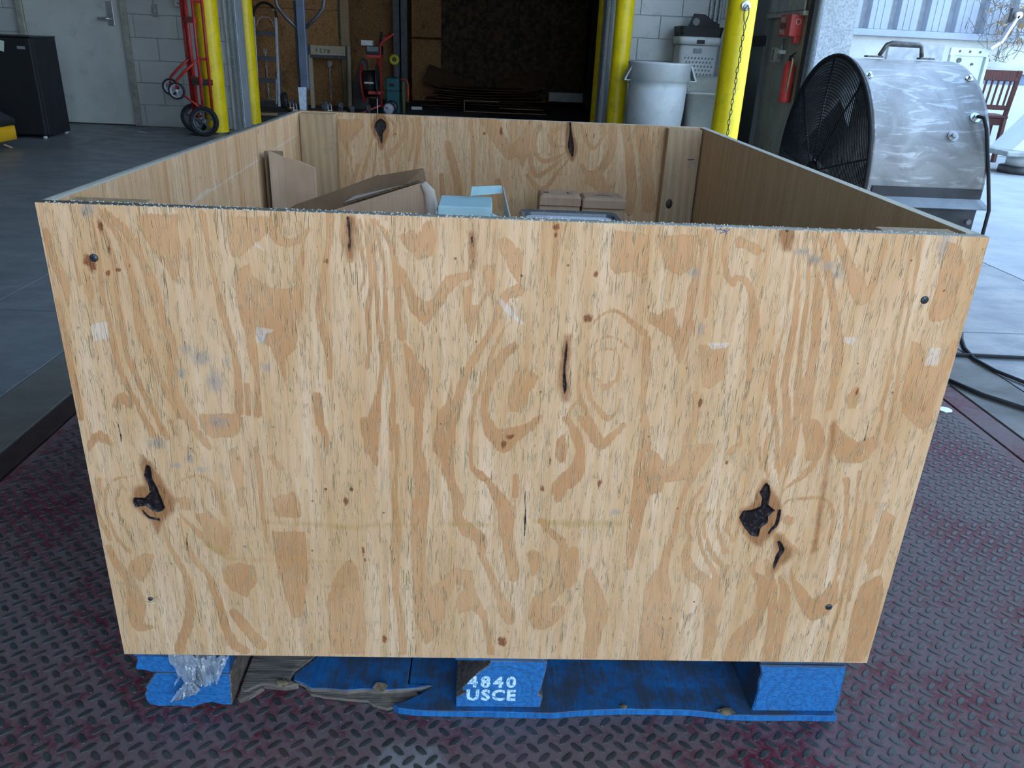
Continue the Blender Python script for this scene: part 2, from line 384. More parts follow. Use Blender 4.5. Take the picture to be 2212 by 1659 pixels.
# ---- doors
d1 = structure(emp('door_1', loc=(0, 0, 0)), 'plain pale grey steel door with a lever handle')
MB().bx((-3.90, YB-0.002, 0.012), (-3.0, YB+0.04, 2.1)).build('door_leaf', M_door, d1, bevel=0.002)
for a, b in (((-3.96, YB-0.03, 0), (-3.905, YB+0.1, 2.14)), ((-2.995, YB-0.03, 0), (-2.94, YB+0.1, 2.14)), ((-3.96, YB-0.03, 2.1), (-2.94, YB+0.1, 2.15))):
    MB().bx(a, b).build('door_frame', M_dframe, d1, bevel=0.004)
MB().bx((-3.90, YB-0.004, -0.001), (-3.0, YB+0.03, 0.012)).build('threshold', M_dsteel, d1)
lk = MB().bx((-3.125, YB-0.012, 0.905), (-3.065, YB-0.001, 1.115)).build('lock_plate', M_steel, d1, bevel=0.003)
MB().cyl((-3.095, YB-0.06, 0.965), (-3.095, YB-0.002, 0.965), 0.013, 14).build('handle_spindle', M_steel, lk)
MB().tube([(-3.095, YB-0.055, 0.965), (-3.13, YB-0.058, 0.966), (-3.20, YB-0.052, 0.966)], [0.012, 0.011, 0.009], 10).build('lever', M_steel, lk)
MB().cyl((-3.095, YB-0.025, 1.07), (-3.095, YB-0.004, 1.07), 0.016, 16).build('lock_cylinder', M_steel, lk)
d2 = structure(emp('door_2'), 'dark grey steel door in the cream side wall')
M_ddoor = mat_paint('grey_door_paint', (0.13, 0.15, 0.155), 0.5, 0, 0.06, 4)
MB().bx((2.975, 6.80, 0.012), (3.0, 7.36, 2.1)).build('door_leaf', M_ddoor, d2, bevel=0.002)
MB().bx((2.955, 6.73, 0), (3.01, 6.79, 2.14)).build('door_frame', M_ddoor, d2, bevel=0.003)
MB().bx((2.955, 7.37, 0), (3.01, 7.44, 2.14)).build('door_frame', M_ddoor, d2, bevel=0.003)
MB().bx((2.945, 6.73, 0.985), (2.97, 7.16, 1.075)).build('hinge_plate', M_black, d2, bevel=0.004)

# ---- recessed floor scale of red tread plate
M_plate = None
def mk_plate():
    t = NT('red_tread_plate'); p = t.geo()
    n = t.noise(p, 2.6, 5, 0.65); n2 = t.noise(p, 26, 6, 0.75, 0.6); n3 = t.noise(p, 120, 3, 0.6)
    c = t.mix(t.ss(n2, 0.34, 0.66), (0.12, 0.020, 0.032), (0.20, 0.036, 0.055))
    w = t.math('ADD', t.math('MULTIPLY', n, 0.5), t.math('MULTIPLY', n2, 0.5))
    c = t.mix(t.ss(w, 0.40, 0.56, 0, 0.8), c, (0.175, 0.145, 0.147))
    c = t.mix(t.ss(n3, 0.5, 0.75, 0, 0.5), c, (0.23, 0.19, 0.195))
    # bare scraped patch
    d = t.n('ShaderNodeVectorMath', operation='DISTANCE'); t.l.new(p, d.inputs[0]); d.inputs[1].default_value = (0.39, -0.10, 0)
    k = t.math('ADD', d.outputs['Value'], t.math('MULTIPLY', t.math('SUBTRACT', n2, 0.5), 0.16))
    c = t.mix(t.ss(k, 0.085, 0.035, 0, 0.85), c, (0.26, 0.275, 0.28))
    t.bump(n3, 0.0005)
    return t.out(c, t.ss(n2, 0.3, 0.7, 0.55, 0.72), 0.0, 0.22)
M_plate = mk_plate()
def mk_lug():
    t = NT('worn_lug_steel'); p = t.geo(); n = t.noise(p, 40, 4, 0.7)
    c = t.mix(t.ss(n, 0.35, 0.65), (0.040, 0.044, 0.044), (0.075, 0.080, 0.078))
    c = t.mix(t.ss(t.noise(p, 6, 4), 0.52, 0.7, 0, 0.5), c, (0.10, 0.06, 0.06))
    return t.out(c, 0.5, 0.1, 0.35)
M_lug = mk_lug()
scale = thing('floor_scale', 'recessed floor scale of worn red diamond tread plate under the crate', 'floor scale')
PX0, PX1, PY0, PY1 = -0.545, 1.845, -1.9, 1.245
MB().bx((PX0, PY0, -0.0135), (PX1, PY1, -0.001)).build('tread_plate', M_plate, scale)
M_frame = mat_paint('rusty_frame', (0.055, 0.03, 0.028), 0.65, 0.2, 0.2, 30)
for a, b in (((-0.612, PY0-0.07, -0.0138), (PX0-0.009, PY1+0.07, -0.001)), ((PX1+0.009, PY0-0.07, -0.0138), (1.925, PY1+0.07, -0.001)), ((PX0-0.009, PY1+0.009, -0.0138), (PX1+0.009, PY1+0.07, -0.001))):
    MB().bx(a, b).build('frame_strip', M_plate if a[0] > 1 else M_frame, scale, bevel=0.001)
MB().cyl((1.81, 1.14, -0.002), (1.81, 1.14, 0.002), 0.019, 20).build('bolt', M_steel, scale)
def lug_mesh(ang):
    m = MB(); n = 10; o = []
    for ring, (s, z) in enumerate(((1.0, -0.0012), (0.86, 0.0010), (0.62, 0.0014))):
        for j in range(n):
            a = 2*math.pi*j/n; x = math.copysign(abs(math.cos(a))**0.8, math.cos(a))*0.0122*s; y = math.sin(a)*0.0050*s
            o.append((x*math.cos(ang)-y*math.sin(ang), x*math.sin(ang)+y*math.cos(ang), z))
    fs = [(r*n+j, r*n+(j+1) % n, (r+1)*n+(j+1) % n, (r+1)*n+j) for r in (0, 1) for j in range(n)] + [tuple(range(2*n, 3*n))]
    m.add(o, fs, 0, False); return m
LUG = [lug_mesh(-math.pi/4), lug_mesh(math.pi/4)]
lug_me = []
for k in (0, 1):
    me = LUG[k].mesh('tread_lug'); me.materials.append(M_lug); lug_me.append(me)
spots = []
dx, dy, sk = 0.0313, 0.0304, 0.03
for k, (ox, oy) in enumerate(((0.156, -0.0247), (0.1404, -0.0415))):
    for i in range(-24, 56):
        for j in range(-14, 42):
            x = ox+i*dx; y = oy+j*dy+i*dx*sk
            if PX0+0.016 < x < PX1-0.016 and -0.42 < y < PY1-0.06: spots.append((x, y, k))
def lug_rank(s):
    x, y, k = s
    hidden = (-0.02 < x < 1.05 and 0.02 < y < 1.25)
    vis = y > -0.30 and not hidden and abs(x-0.47) < 0.42+(y+0.846)*0.72
    return (0 if vis else 1, (x-0.47)**2+(y+0.846)**2)
spots.sort(key=lug_rank)
for x, y, k in spots[:300]: link('tread_lug', lug_me[k], scale, loc=(x, y, -0.001))
rest = MB()
for x, y, k in spots[300:]: rest.add([(a+x, b+y, c-0.001) for a, b, c in LUG[k].v], LUG[k].f)
ro = rest.build('tread_lugs', M_lug, scale); ro['kind'] = 'stuff'; ro['label'] = 'dark worn raised lugs of the farther tread plate'

# ================================================================== plywood crate
W, H, D, T, Z0 = 1.035, 0.6108, 1.2409, 0.015, 0.122
FRONT_GRAIN={'ls': [[(6,581,3.7),(8,554,5.6),(15,524,5.6),(14,497,1.9)],[(2,504,2.8),(5,473,4.8),(3,428,5.8),(3,373,6.9),(4,359,4.9)],[(41,532,1.8),(40,518,4.6),(40,505,2.8),(39,498,0.7)],[(54,606,2.2),(57,574,3.2),(57,545,3.2),(54,517,2.8),(56,492,2.6),(57,457,3.7),(58,425,3.8),(67,394,3.3),(76,365,3.8),(85,338,3.9)],[(60,604,1.8),(68,575,2.7),(72,551,3.2),(71,526,3.2),(70,503,2.7),(70,475,2.8),(70,443,3.3),(77,412,3.8),(86,381,3.8),(94,354,3.8),(101,335,3.8)],[(66,605,1.8),(82,575,4),(85,555,4),(89,533,3.6),(90,507,3.6),(91,481,6.4),(93,462,7.4),(98,440,5.5),(101,422,3.7),(105,404,3.7),(114,382,3.3),(119,363,2.8)],[(72,605,2.2),(92,580,5.3),(103,552,5.3),(110,524,6.3),(113,497,5.4),(117,477,5),(122,463,5.5),(122,441,5.5),(118,414,5.6),(119,391,4.7),(125,372,3.8),(133,355,5.7)],[(173,604,5.1),(175,582,3.4),(175,559,2.6),(178,537,3.5),(181,513,3.9),(183,493,4),(189,468,3.5),(191,434,4),(191,401,5),(190,372,5.5)],[(247,603,5.9),(248,586,6.7),(259,577,5),(275,582,3.3),(286,594,2.1)],[(278,566,2.5),(270,546,5.1),(266,535,3.4)],[(308,607,4.9),(305,575,3.3),(296,534,3.4),(291,500,5.1),(295,473,5.2),(299,447,4.3),(299,419,2.6)],[(324,606,4.9),(323,579,4.1),(328,560,2.5)],[(210,480,4.4),(213,444,5.3),(214,417,3.6),(212,369,4.6)],[(125,371,5.6),(133,353,7.6)],[(48,376,4.8),(56,386,6.7),(63,378,4.8)],[(282,394,6.2),(284,360,6.3)],[(32,574,1.8),(32,554,2.3),(32,531,2.3),(32,522,1.1)],[(156,578,1.6),(154,542,2.1),(155,512,1.8)],[(202,407,2.7),(200,369,3.7)],[(333,606,1.2),(338,585,2.1),(342,561,2.5),(342,540,2.1),(338,526,1.7)],[(339,605,1.2),(346,586,1.8),(349,557,2.5),(350,533,2.5),(345,502,3.4),(346,467,3.4),(343,434,3.5)],[(345,606,1.5),(353,581,2.1),(355,553,2.3),(356,527,2.5),(357,485,3),(359,450,3.4),(356,412,3.9),(352,384,5.3),(346,354,9),(344,326,9.1)],[(353,605,1.8),(360,581,2.5),(365,550,2.5),(365,520,2.9),(366,477,3),(369,441,3.4),(372,404,3.5),(371,365,4),(368,327,2.7)],[(356,605,1.6),(369,588,2.5),(376,564,3.3),(379,527,4.2),(380,495,4.6),(383,472,5.1)],[(401,383,5.3),(401,356,5.3),(400,328,5)],[(514,532,7.5),(500,525,5.8),(492,504,4.2),(483,480,4.6),(472,459,5.1),(464,442,6),(454,419,5.2),(449,396,6.1),(441,373,9.7),(432,353,11.6),(429,329,10.8)],[(505,494,1.7),(495,475,2.1),(486,453,2.1),(478,426,2.6),(472,406,3),(467,383,3.1),(464,362,2.2),(466,330,2.2)],[(512,465,5.1),(499,452,6),(490,433,6),(482,407,5.2),(481,382,5.3),(485,362,7.1),(496,347,10.7),(518,351,9.8),(535,362,6.2),(548,376,2.6)],[(598,464,1),(614,479,1.2),(631,478,1.2),(646,466,1)],[(615,424,2.6),(607,433,1.2),(605,454,1.2),(615,465,1.2),(631,462,1.2),(637,443,1.2),(634,426,2.2),(624,417,2.6),(615,420,2.2)],[(600,452,1.2),(599,429,1.9),(606,403,2.6),(618,386,3.1),(628,376,3.6),(638,382,2.5),(643,402,1.9)],[(591,457,1.2),(590,429,1.7),(594,402,3.1),(605,378,3.6),(617,356,4.5),(626,342,4.5),(637,353,3.6),(649,367,3.6)],[(589,395,1.8),(582,381,2.2),(587,357,3.6),(598,333,5.4)],[(596,489,1.3),(608,504,1.5),(624,512,2.1),(642,502,2.6),(661,486,4.3)],[(665,477,5.2),(669,441,5.3),(670,403,3.1),(676,364,5.4),(679,336,6.4)],[(554,606,4.9),(553,577,3.3),(551,552,3.3)],[(442,424,1.2),(436,388,3.5),(429,376,5.3)],[(713,606,3.6),(714,572,3.6),(712,540,5.5),(710,512,4.6),(707,492,3.7)],[(720,606,2.3),(727,573,2.3),(728,542,2.3),(731,508,2)],[(739,610,2.3),(740,582,2.7),(747,559,2.8),(756,547,2.8),(758,554,3.7),(769,552,3.7),(779,536,3.7),(787,510,6.6),(790,480,5.7),(790,456,3.9),(793,432,2.9),(793,407,3),(793,380,3)],[(814,607,1.1),(820,567,1.9),(822,540,2.4),(824,508,2.7),(822,477,2.9),(821,445,4.4),(825,412,5),(833,385,3.5),(844,349,2.1),(852,305,1.6)],[(820,606,1.3),(827,567,2.8),(831,540,3.3),(834,502,3.9),(835,469,4.4),(837,433,4.9),(846,392,5.5),(853,349,5.7),(862,316,4.2)],[(825,610,1.3),(835,582,2.4),(842,549,2.4),(845,512,2.4),(849,464,3.4),(853,434,5),(857,403,4.5),(864,361,3.1),(867,332,2.6)],[(832,610,2.3),(840,596,2.8),(847,568,2.4),(854,541,5.8),(860,503,5.9),(866,464,5.9),(868,434,6.5),(870,403,7.1),(875,372,6.2),(885,350,8.3),(888,333,8.4)],[(840,610,2.8),(851,593,3.8),(859,572,3.8),(869,547,4.8),(880,513,5.9),(892,475,7),(896,445,6.1),(897,423,5.1),(897,398,4.1)],[(861,611,3.8),(873,590,5.8),(886,569,6.8),(897,551,9.8),(908,535,6.9),(916,552,3.9),(918,579,3.4),(918,602,2.4)],[(949,609,2.5),(953,562,2),(957,516,2),(959,477,2.1),(963,437,2.1),(963,396,2.6)],[(957,609,2),(963,554,3),(965,516,2.5),(969,477,2.1),(973,437,2.1),(977,396,2.7),(979,353,2.7)],[(731,410,5.8),(736,389,4.9),(735,357,3.5),(730,337,6)],[(1034,574,6.2),(1038,547,4.2)],[(791,369,3),(797,348,3),(789,337,6.1),(782,330,3)],[(78,358,3.1),(90,335,3.1)],[(107,357,3.1),(112,340,2)],[(134,351,4),(143,333,5.1),(151,322,3.1)],[(52,280,1.3),(30,275,1.3),(18,259,2),(13,237,2.2),(15,211,2.8),(22,185,3.4),(32,169,3.4)],[(39,267,1.3),(28,248,2),(28,221,2.2),(34,198,2.2),(42,176,1.4)],[(12,275,1.7),(3,239,1.8),(4,216,2.3),(11,188,3.4)],[(7,175,4.6),(13,151,5.8),(22,132,7),(27,114,8.2),(29,84,11.9),(24,50,7.3),(42,47,3.6)],[(81,213,1.6),(82,189,2.2),(90,160,4.5),(97,136,5.1),(99,103,5.8),(94,61,7.1),(81,26,7.2),(75,7,7.3)],[(101,220,1.6),(105,185,2.8),(112,161,3.9),(127,136,4.5),(132,111,5.7),(137,81,5.8),(140,52,5.9),(150,19,7.1),(163,9,7.2)],[(102,227,1.6),(119,204,4.4),(136,186,7.7),(151,174,7.7),(156,169,3.3)],[(105,270,1.3),(118,280,1.3),(137,282,1.5),(149,272,2.6),(155,251,4.2),(158,228,3.2)],[(204,323,3),(206,280,3.1),(206,234,2.6),(208,187,2.1)],[(223,311,4),(232,296,3)],[(177,316,6.1),(180,295,8.2),(180,270,6.2),(181,243,4.2)],[(374,358,4.3),(374,306,2.5),(371,261,4),(374,215,6.2),(371,179,6.3),(370,116,4.3),(376,64,5),(379,9,4.6)],[(337,363,5.7),(344,336,7.8),(350,306,2.9)],[(286,356,4.8),(291,334,3.9),(290,317,2)],[(155,73,6.9),(169,47,8.2),(184,20,9.4)],[(401,367,4.7),(400,329,5.8),(404,300,8.8),(406,267,10),(403,234,10.2),(401,201,9.3),(401,167,9.5),(403,129,10.8),(407,96,14.3),(413,67,16.7),(413,40,10.2),(409,26,2.3)],[(434,368,13.3),(434,340,12.5),(436,312,8.8),(441,281,5.9),(451,254,8),(451,231,6.1),(463,212,10.3),(480,198,8.3),(483,174,5.2),(491,154,4.8),(501,129,5.4),(510,103,6.5),(519,82,11),(524,66,6.7)],[(468,367,2.1),(465,335,2.4),(467,306,3.4),(477,293,5.9),(489,282,3.9),(502,260,8),(511,242,11.1),(513,213,10.3),(517,184,8.3),(524,155,8.5),(526,137,6.4)],[(522,292,3.9),(522,265,5)],[(487,365,5.7),(495,344,6.7),(507,334,8.7),(520,351,5.7),(538,365,3.8)],[(577,374,3.8),(590,360,4.8),(599,338,5.8),(599,312,8.8),(593,294,11.9),(578,280,10.9),(577,262,6)],[(596,375,3.8),(609,358,5.8),(624,339,5.8),(640,355,5.3),(649,368,2.9)],[(673,375,4.8),(675,336,5.9),(677,303,9),(682,276,12.2),(679,246,10.3),(680,217,8.3),(679,185,6.4),(678,158,4.3)],[(727,355,3.9),(728,324,4.5)],[(761,341,5),(744,305,6.1),(736,275,3.1),(732,247,3.1),(731,218,4.2),(726,179,5.4),(723,154,7.6),(720,125,17.7),(724,91,20.3),(725,43,22),(728,1,21.3)],[(744,242,2.6),(751,204,3.2),(751,174,6.5),(765,149,11),(782,134,10),(794,98,6.8),(800,58,7),(802,10,6)],[(557,228,4.1),(571,210,4.1),(586,195,6.2),(590,171,7.4),(587,146,8.6),(583,120,10.9),(565,99,13.2),(567,67,15.6),(589,84,8.9)],[(601,181,8.4),(605,159,7.5),(599,131,8.6)],[(550,175,8.4),(553,155,6.4),(552,143,3.2)],[(831,360,2.5),(829,340,2),(834,318,1.6),(839,300,1.3)],[(821,340,2.6),(828,311,1.6)],[(835,379,3),(844,341,2.6),(847,312,1.9)],[(849,380,5.1),(852,352,5.1),(853,323,2.6),(854,296,1.3)],[(861,376,3.1),(865,346,3.1),(863,315,2.1),(860,287,1.1)],[(880,372,10.3),(897,353,6.3),(898,329,3.2),(883,302,4.2),(868,287,2.1),(860,276,1.1)],[(758,282,2.1),(748,257,2.6),(746,228,3.2)],[(760,257,1.7),(757,238,1.9),(764,209,2.1),(775,180,2.7),(788,160,3.3),(799,140,3.4),(809,161,4.4)],[(773,248,1.7),(768,229,2.1),(776,200,2.7),(790,175,3.3),(800,165,3.3)],[(787,248,1.5),(786,227,2.3),(795,200,2.7),(803,185,3.3)],[(802,244,1.3),(799,225,1.9),(809,203,2)],[(792,129,13.5),(801,103,10.3),(799,71,8.1),(805,44,7.1),(803,10,4.8)],[(847,189,1.3),(844,156,3.4),(859,139,6.8),(864,113,8.1),(865,83,8.2),(856,59,14.2),(846,36,16.7),(840,5,14.5)],[(860,172,2.8),(873,136,6.9),(880,105,7),(885,65,5.9),(888,23,7.3),(890,0,7.4)],[(881,147,2.3),(895,121,7),(899,84,7.1),(900,46,6),(903,3,4.9)],[(865,259,1.3),(874,267,1.3),(892,269,2.2),(914,270,2.2),(929,259,2.8),(936,233,2.2),(938,203,2.8)],[(913,265,1.6),(919,227,2),(922,191,2.3)],[(874,212,2.8),(887,197,3.3),(902,185,3.4),(907,180,1.7)],[(941,298,4.3),(951,252,3.3),(957,204,4.6),(961,153,3.5)],[(954,310,2.2),(963,252,2.2),(968,204,2.9),(972,154,2.3),(975,101,2.4),(973,47,3.1),(977,7,2.5)],[(964,322,1.6),(977,229,2),(981,154,2.1),(985,75,2.2)]],'lp': [[(104,603),(147,604),(146,589),(147,573),(145,553),(139,535),(136,525),(129,538),(123,548),(117,561),(109,575),(105,587)],[(198,603),(241,605),(241,587),(228,576),(211,561),(200,559),(197,580)],[(200,544),(218,553),(221,538),(240,525),(256,526),(274,533),(274,516),(267,481),(262,453),(248,441),(249,382),(242,427),(234,454),(219,469),(203,479),(200,514)],[(143,367),(190,370),(191,351),(181,337),(152,336),(143,352)],[(384,468),(394,458),(404,440),(415,422),(414,414),(409,397),(409,384),(392,383),(389,423),(385,450)],[(380,589),(389,592),(397,597),(402,588),(410,606),(416,607),(423,585),(416,567),(402,563),(395,571),(386,581)],[(379,558),(389,548),(395,535),(401,521),(411,515),(421,522),(428,539),(434,546),(449,550),(460,552),(462,545),(449,540),(437,526),(426,508),(411,485),(401,494),(391,506),(387,528)],[(489,588),(497,593),(507,585),(516,576),(517,556),(516,539),(507,547),(498,565),(492,575)],[(474,559),(486,561),(487,531),(480,524),(472,507),(462,474),(454,495),(451,530),(462,537),(461,513),(469,513),(477,531)],[(514,434),(527,438),(544,428),(532,406),(532,391),(523,381),(511,381),(507,400),(511,419)],[(617,604),(653,600),(659,547),(639,560),(623,554),(614,562),(614,582)],[(663,514),(674,510),(693,518),(697,500),(708,485),(718,508),(720,493),(712,469),(709,448),(703,453),(694,480),(676,491),(665,499)],[(749,600),(757,602),(773,594),(788,587),(778,582),(763,588),(752,590)],[(900,375),(911,375),(926,362),(942,352),(962,361),(964,385),(962,400),(967,396),(969,348),(961,328),(949,321),(928,334),(912,351)],[(919,419),(925,428),(931,416),(930,397),(920,396),(915,411)],[(987,605),(1006,600),(1016,574),(1016,541),(1020,526),(1012,514),(994,509),(987,524),(990,555),(986,582)],[(978,486),(992,482),(1000,467),(1001,455),(1018,455),(1021,479),(1029,491),(1038,480),(1032,460),(1027,429),(1025,408),(1029,378),(1019,371),(1007,378),(989,394),(983,411),(980,446)],[(728,474),(745,474),(762,471),(763,451),(762,431),(749,418),(740,420),(732,450)],[(683,336),(695,330),(712,310),(724,324),(735,342),(760,345),(750,320),(740,293),(708,288),(688,287)],[(663,600),(710,602),(710,567),(694,555),(675,562)],[(13,337),(24,342),(33,336),(36,321),(27,325),(19,329),(12,320),(4,312),(5,324)],[(143,364),(194,365),(189,346),(172,340),(154,350),(146,358)],[(31,154),(49,167),(62,165),(55,140),(42,120),(32,129),(26,144)],[(121,228),(141,230),(156,210),(165,200),(159,174),(145,178),(130,197)],[(103,250),(113,255),(121,246),(116,232),(105,234)],[(146,147),(169,155),(190,148),(190,125),(174,99),(156,109),(146,124)],[(215,204),(258,205),(258,164),(258,134),(244,67),(231,64),(225,100),(217,151)],[(219,253),(247,263),(255,245),(254,226),(220,225)],[(300,152),(312,163),(322,150),(323,120),(328,89),(329,36),(326,6),(278,5),(279,54),(279,94),(288,127)],[(415,117),(430,132),(448,153),(469,148),(474,123),(465,118),(449,128),(441,104),(435,70),(426,51)],[(453,112),(474,123),(483,100),(492,79),(499,44),(505,6),(494,6),(486,66),(472,84),(454,76),(449,94)],[(568,344),(577,353),(584,338),(583,318),(576,312),(568,322)],[(686,328),(703,315),(712,308),(729,327),(725,297),(710,288),(708,274),(693,269),(684,296)],[(618,146),(626,157),(638,137),(647,114),(657,90),(657,69),(650,52),(648,2),(628,2),(628,60),(619,108)],[(910,358),(930,350),(954,348),(959,359),(960,328),(944,321),(927,323),(915,336)],[(894,162),(906,142),(920,127),(933,111),(945,119),(956,140),(957,166),(964,141),(969,107),(959,85),(941,71),(925,87),(911,113),(898,139)],[(871,241),(876,245),(884,240),(885,231),(879,228),(872,231)],[(998,256),(1017,244),(1020,205),(1017,165),(1002,154),(992,180),(997,214)],[(994,133),(1019,155),(1030,129),(1033,20),(1026,2),(1001,2),(994,75)]],'kp': [[(71,298),(76,294),(76,276),(80,265),(83,250),(86,236),(81,231),(75,229),(67,233),(63,238),(49,236),(47,243),(49,250),(63,250),(70,258),(69,270),(66,281),(69,292)],[(838,291),(844,287),(847,275),(847,259),(858,250),(850,242),(851,231),(843,223),(843,209),(832,211),(820,225),(812,239),(816,249),(828,251),(837,256),(837,268),(832,277)]],'ks': [[(58,231,1.3),(63,222,2),(75,218,2)],[(863,250,2.2),(863,231,2.7),(858,221,2.2),(855,215,1.3)],[(871,202,2.2),(877,190,3.8),(874,180,3.4),(872,169,2.5),(872,157,0.9)],[(573,474,0.7),(573,456,1.5),(572,438,1.4),(574,419,2.3),(575,406,0.9)],[(327,607,1.6),(328,588,1.5),(327,570,1.2)],[(460,591,1.1),(462,580,0.8)],[(462,565,0.7),(462,562,0.7)],[(805,613,2.4),(806,609,1.5)],[(950,382,0.8),(951,367,0.7),(951,354,0.9)],[(108,199,0.9),(105,173,0.8)],[(45,355,0.8),(47,338,0.9),(45,323,0.5)],[(534,270,0.9),(536,242,1.2),(537,204,0.8)]],'hp': [[(67,309),(77,298),(88,270),(99,248),(95,232),(82,220),(71,198),(66,217),(54,231),(46,244),(53,262),(65,269),(65,292)],[(836,296),(850,278),(864,255),(867,238),(861,216),(846,194),(831,206),(815,230),(812,246),(830,263),(831,280)]],'hs': [[(867,212,3.3),(875,194,6.7),(881,182,10.1),(875,170,5.6),(873,154,1.6)],[(573,478,2),(573,456,4.3),(571,438,4.3),(573,419,5.2),(576,400,2.6)],[(330,604,3.3),(329,577,3.3),(329,564,1.7)],[(805,609,6.5),(808,597,5.6),(811,590,1.9)],[(460,593,1.8),(462,577,1.5),(462,557,1)],[(908,377,1.5),(912,320,1),(916,261,0.9),(920,188,0.9)]],'red': [(64,589,3.6,9),(69,562,3.2,6.5),(63,537,4,4),(75,540,3.6,2.7),(45,548,6.4,11.9),(50,544,4,5.8),(88,545,1.4,3.6),(286,268,2.8,2),(317,268,3,4.8),(311,251,4.9,8.5),(329,175,2.7,9.7),(331,163,2.1,4.7),(228,353,3.5,1.4),(505,337,4.2,6.9),(512,347,5.7,4.6),(563,313,1.6,7.8),(556,275,3.2,5.6),(514,30,7.7,10.5),(717,444,1.5,1.9),(784,319,2.4,3.1),(663,517,1.8,2.7),(784,318,1.8,2.9),(595,501,7.1,6.1),(599,553,4.3,4.3),(552,605,4.2,5.5),(552,596,1.6,4.1),(104,243,0,0),(927,420,2.1,6.2),(739,400,2.7,7.8),(299,557,1.7,3.3),(354,31,4.6,6.9),(627,284,3.2,8),(302,558,2.3,4.3),(468,469,1.7,1.7),(482,520,1,1),(1000,548,1.9,1.9)],'grey': [(136,449,9.1,9.1),(153,439,16.3,12.7),(165,410,12.8,20.1),(181,434,4,9),(129,420,7.4,9.2),(225,466,7,10.5),(226,430,7.1,8.9),(53,604,10.8,10.8),(88,327,12.5,10.4),(107,297,7.5,5.4),(124,306,7,7.9),(137,292,7.9,5.8),(827,587,11.3,5.7),(843,579,11.4,6.6),(861,572,11.5,7.7),(874,563,9.7,7.7),(726,493,5.6,11.2),(709,559,9.1,7.3),(164,358,16,10),(986,601,8.1,22.2),(651,243,8.2,6.1)],'mo': [[(202,216,2.1),(237,216,4.2),(277,215,5.2),(316,212,5.2),(356,217,4.1),(396,218,4.1)],[(429,221,4.1),(469,219,6.1),(495,220,4.1)],[(549,227,4.1),(580,224,7.2),(620,225,7.2),(661,226,6.2)],[(735,242,2.1),(776,244,2.5),(806,246,2.1)],[(132,181,6.6),(154,162,5.5),(193,160,3.3),(254,159,2.6),(314,158,2.1)]],'pa': [[(1001,478),(1015,479),(1016,457),(1001,456)],[(218,479),(240,476),(229,471),(225,461),(218,459)],[(34,476),(54,480),(53,460),(36,456)],[(488,526),(495,521),(504,513),(523,492),(520,491),(499,507)],[(896,489),(912,488),(908,479),(900,481)],[(737,476),(763,477),(760,471),(742,468)],[(226,577),(237,567),(235,567),(225,573)]]}
BACK_GRAIN={'ls': [[(231,600,3.4),(246,585,3.9),(241,560,3.9)],[(268,606,3.9),(273,576,5),(251,535,5.6),(229,513,7)],[(304,603,5.6),(307,557,5),(298,506,4.5),(293,479,3.9)],[(288,602,3.4),(291,552,2.8),(280,500,2.8)],[(188,553,3.4),(176,511,4),(164,469,5.7),(158,442,4.3)],[(198,543,2.3),(194,502,2.8),(188,459,3.4)],[(219,528,2.8),(224,492,5.1),(228,461,4.2)],[(149,484,4),(140,452,6.3),(125,420,4)],[(435,608,5.6),(442,537,5),(444,469,5.6),(451,394,6.2)],[(663,597,3.9),(638,581,4.5),(645,555,3.9),(672,551,2.8)],[(610,605,5.6),(597,554,6.1),(620,513,5.6),(663,525,3.9),(683,541,2.2)],[(587,532,7),(606,476,7),(648,498,4.5),(679,526,2.2)],[(585,475,5.6),(625,439,7),(665,488,3.9),(690,521,2.2)],[(716,604,3.4),(730,569,3.9),(753,549,3.9),(772,581,3.9),(769,611,3.9)],[(795,617,8.4),(800,562,9.9),(783,509,11.3),(748,481,8.5),(724,506,4.5)],[(828,609,11.3),(847,527,11.4),(861,448,14.3),(861,393,11.5)],[(871,605,17),(893,502,17.1),(910,406,17.3)],[(378,545,8.4),(401,468,11.2),(412,404,8.5)],[(363,466,6.7),(369,386,8.5)],[(509,456,8.4),(523,392,11.3)]],'lp': [[(103,595),(163,597),(170,582),(151,561),(129,535),(133,494),(118,519),(106,549)],[(456,609),(509,611),(521,576),(538,546),(564,573),(583,614),(588,614),(586,543),(573,490),(555,521),(534,510),(512,530),(478,574)],[(736,496),(780,487),(806,446),(785,429),(761,449),(733,459)]],'kp': [[(197,591),(210,601),(223,592),(224,577),(214,564),(214,544),(210,538),(206,553),(199,568),(194,578)]],'ks': [[(686,613,2.5),(690,583,3.4),(693,552,7.9),(698,529,2.8)]],'hp': [],'hs': [[(684,608,6.2),(688,578,9.5),(695,547,14),(699,521,4.5)],[(209,599,14),(209,574,21.1),(212,549,9.6),(210,528,2.8)]],'red': [(513,581,5,13.4),(471,574,3.9,6.1),(246,564,3.4,2.8),(731,579,2.2,10.1),(750,580,1.7,9)],'grey': [(30,453,34.4,126.2)],'mo': [],'pa': []}

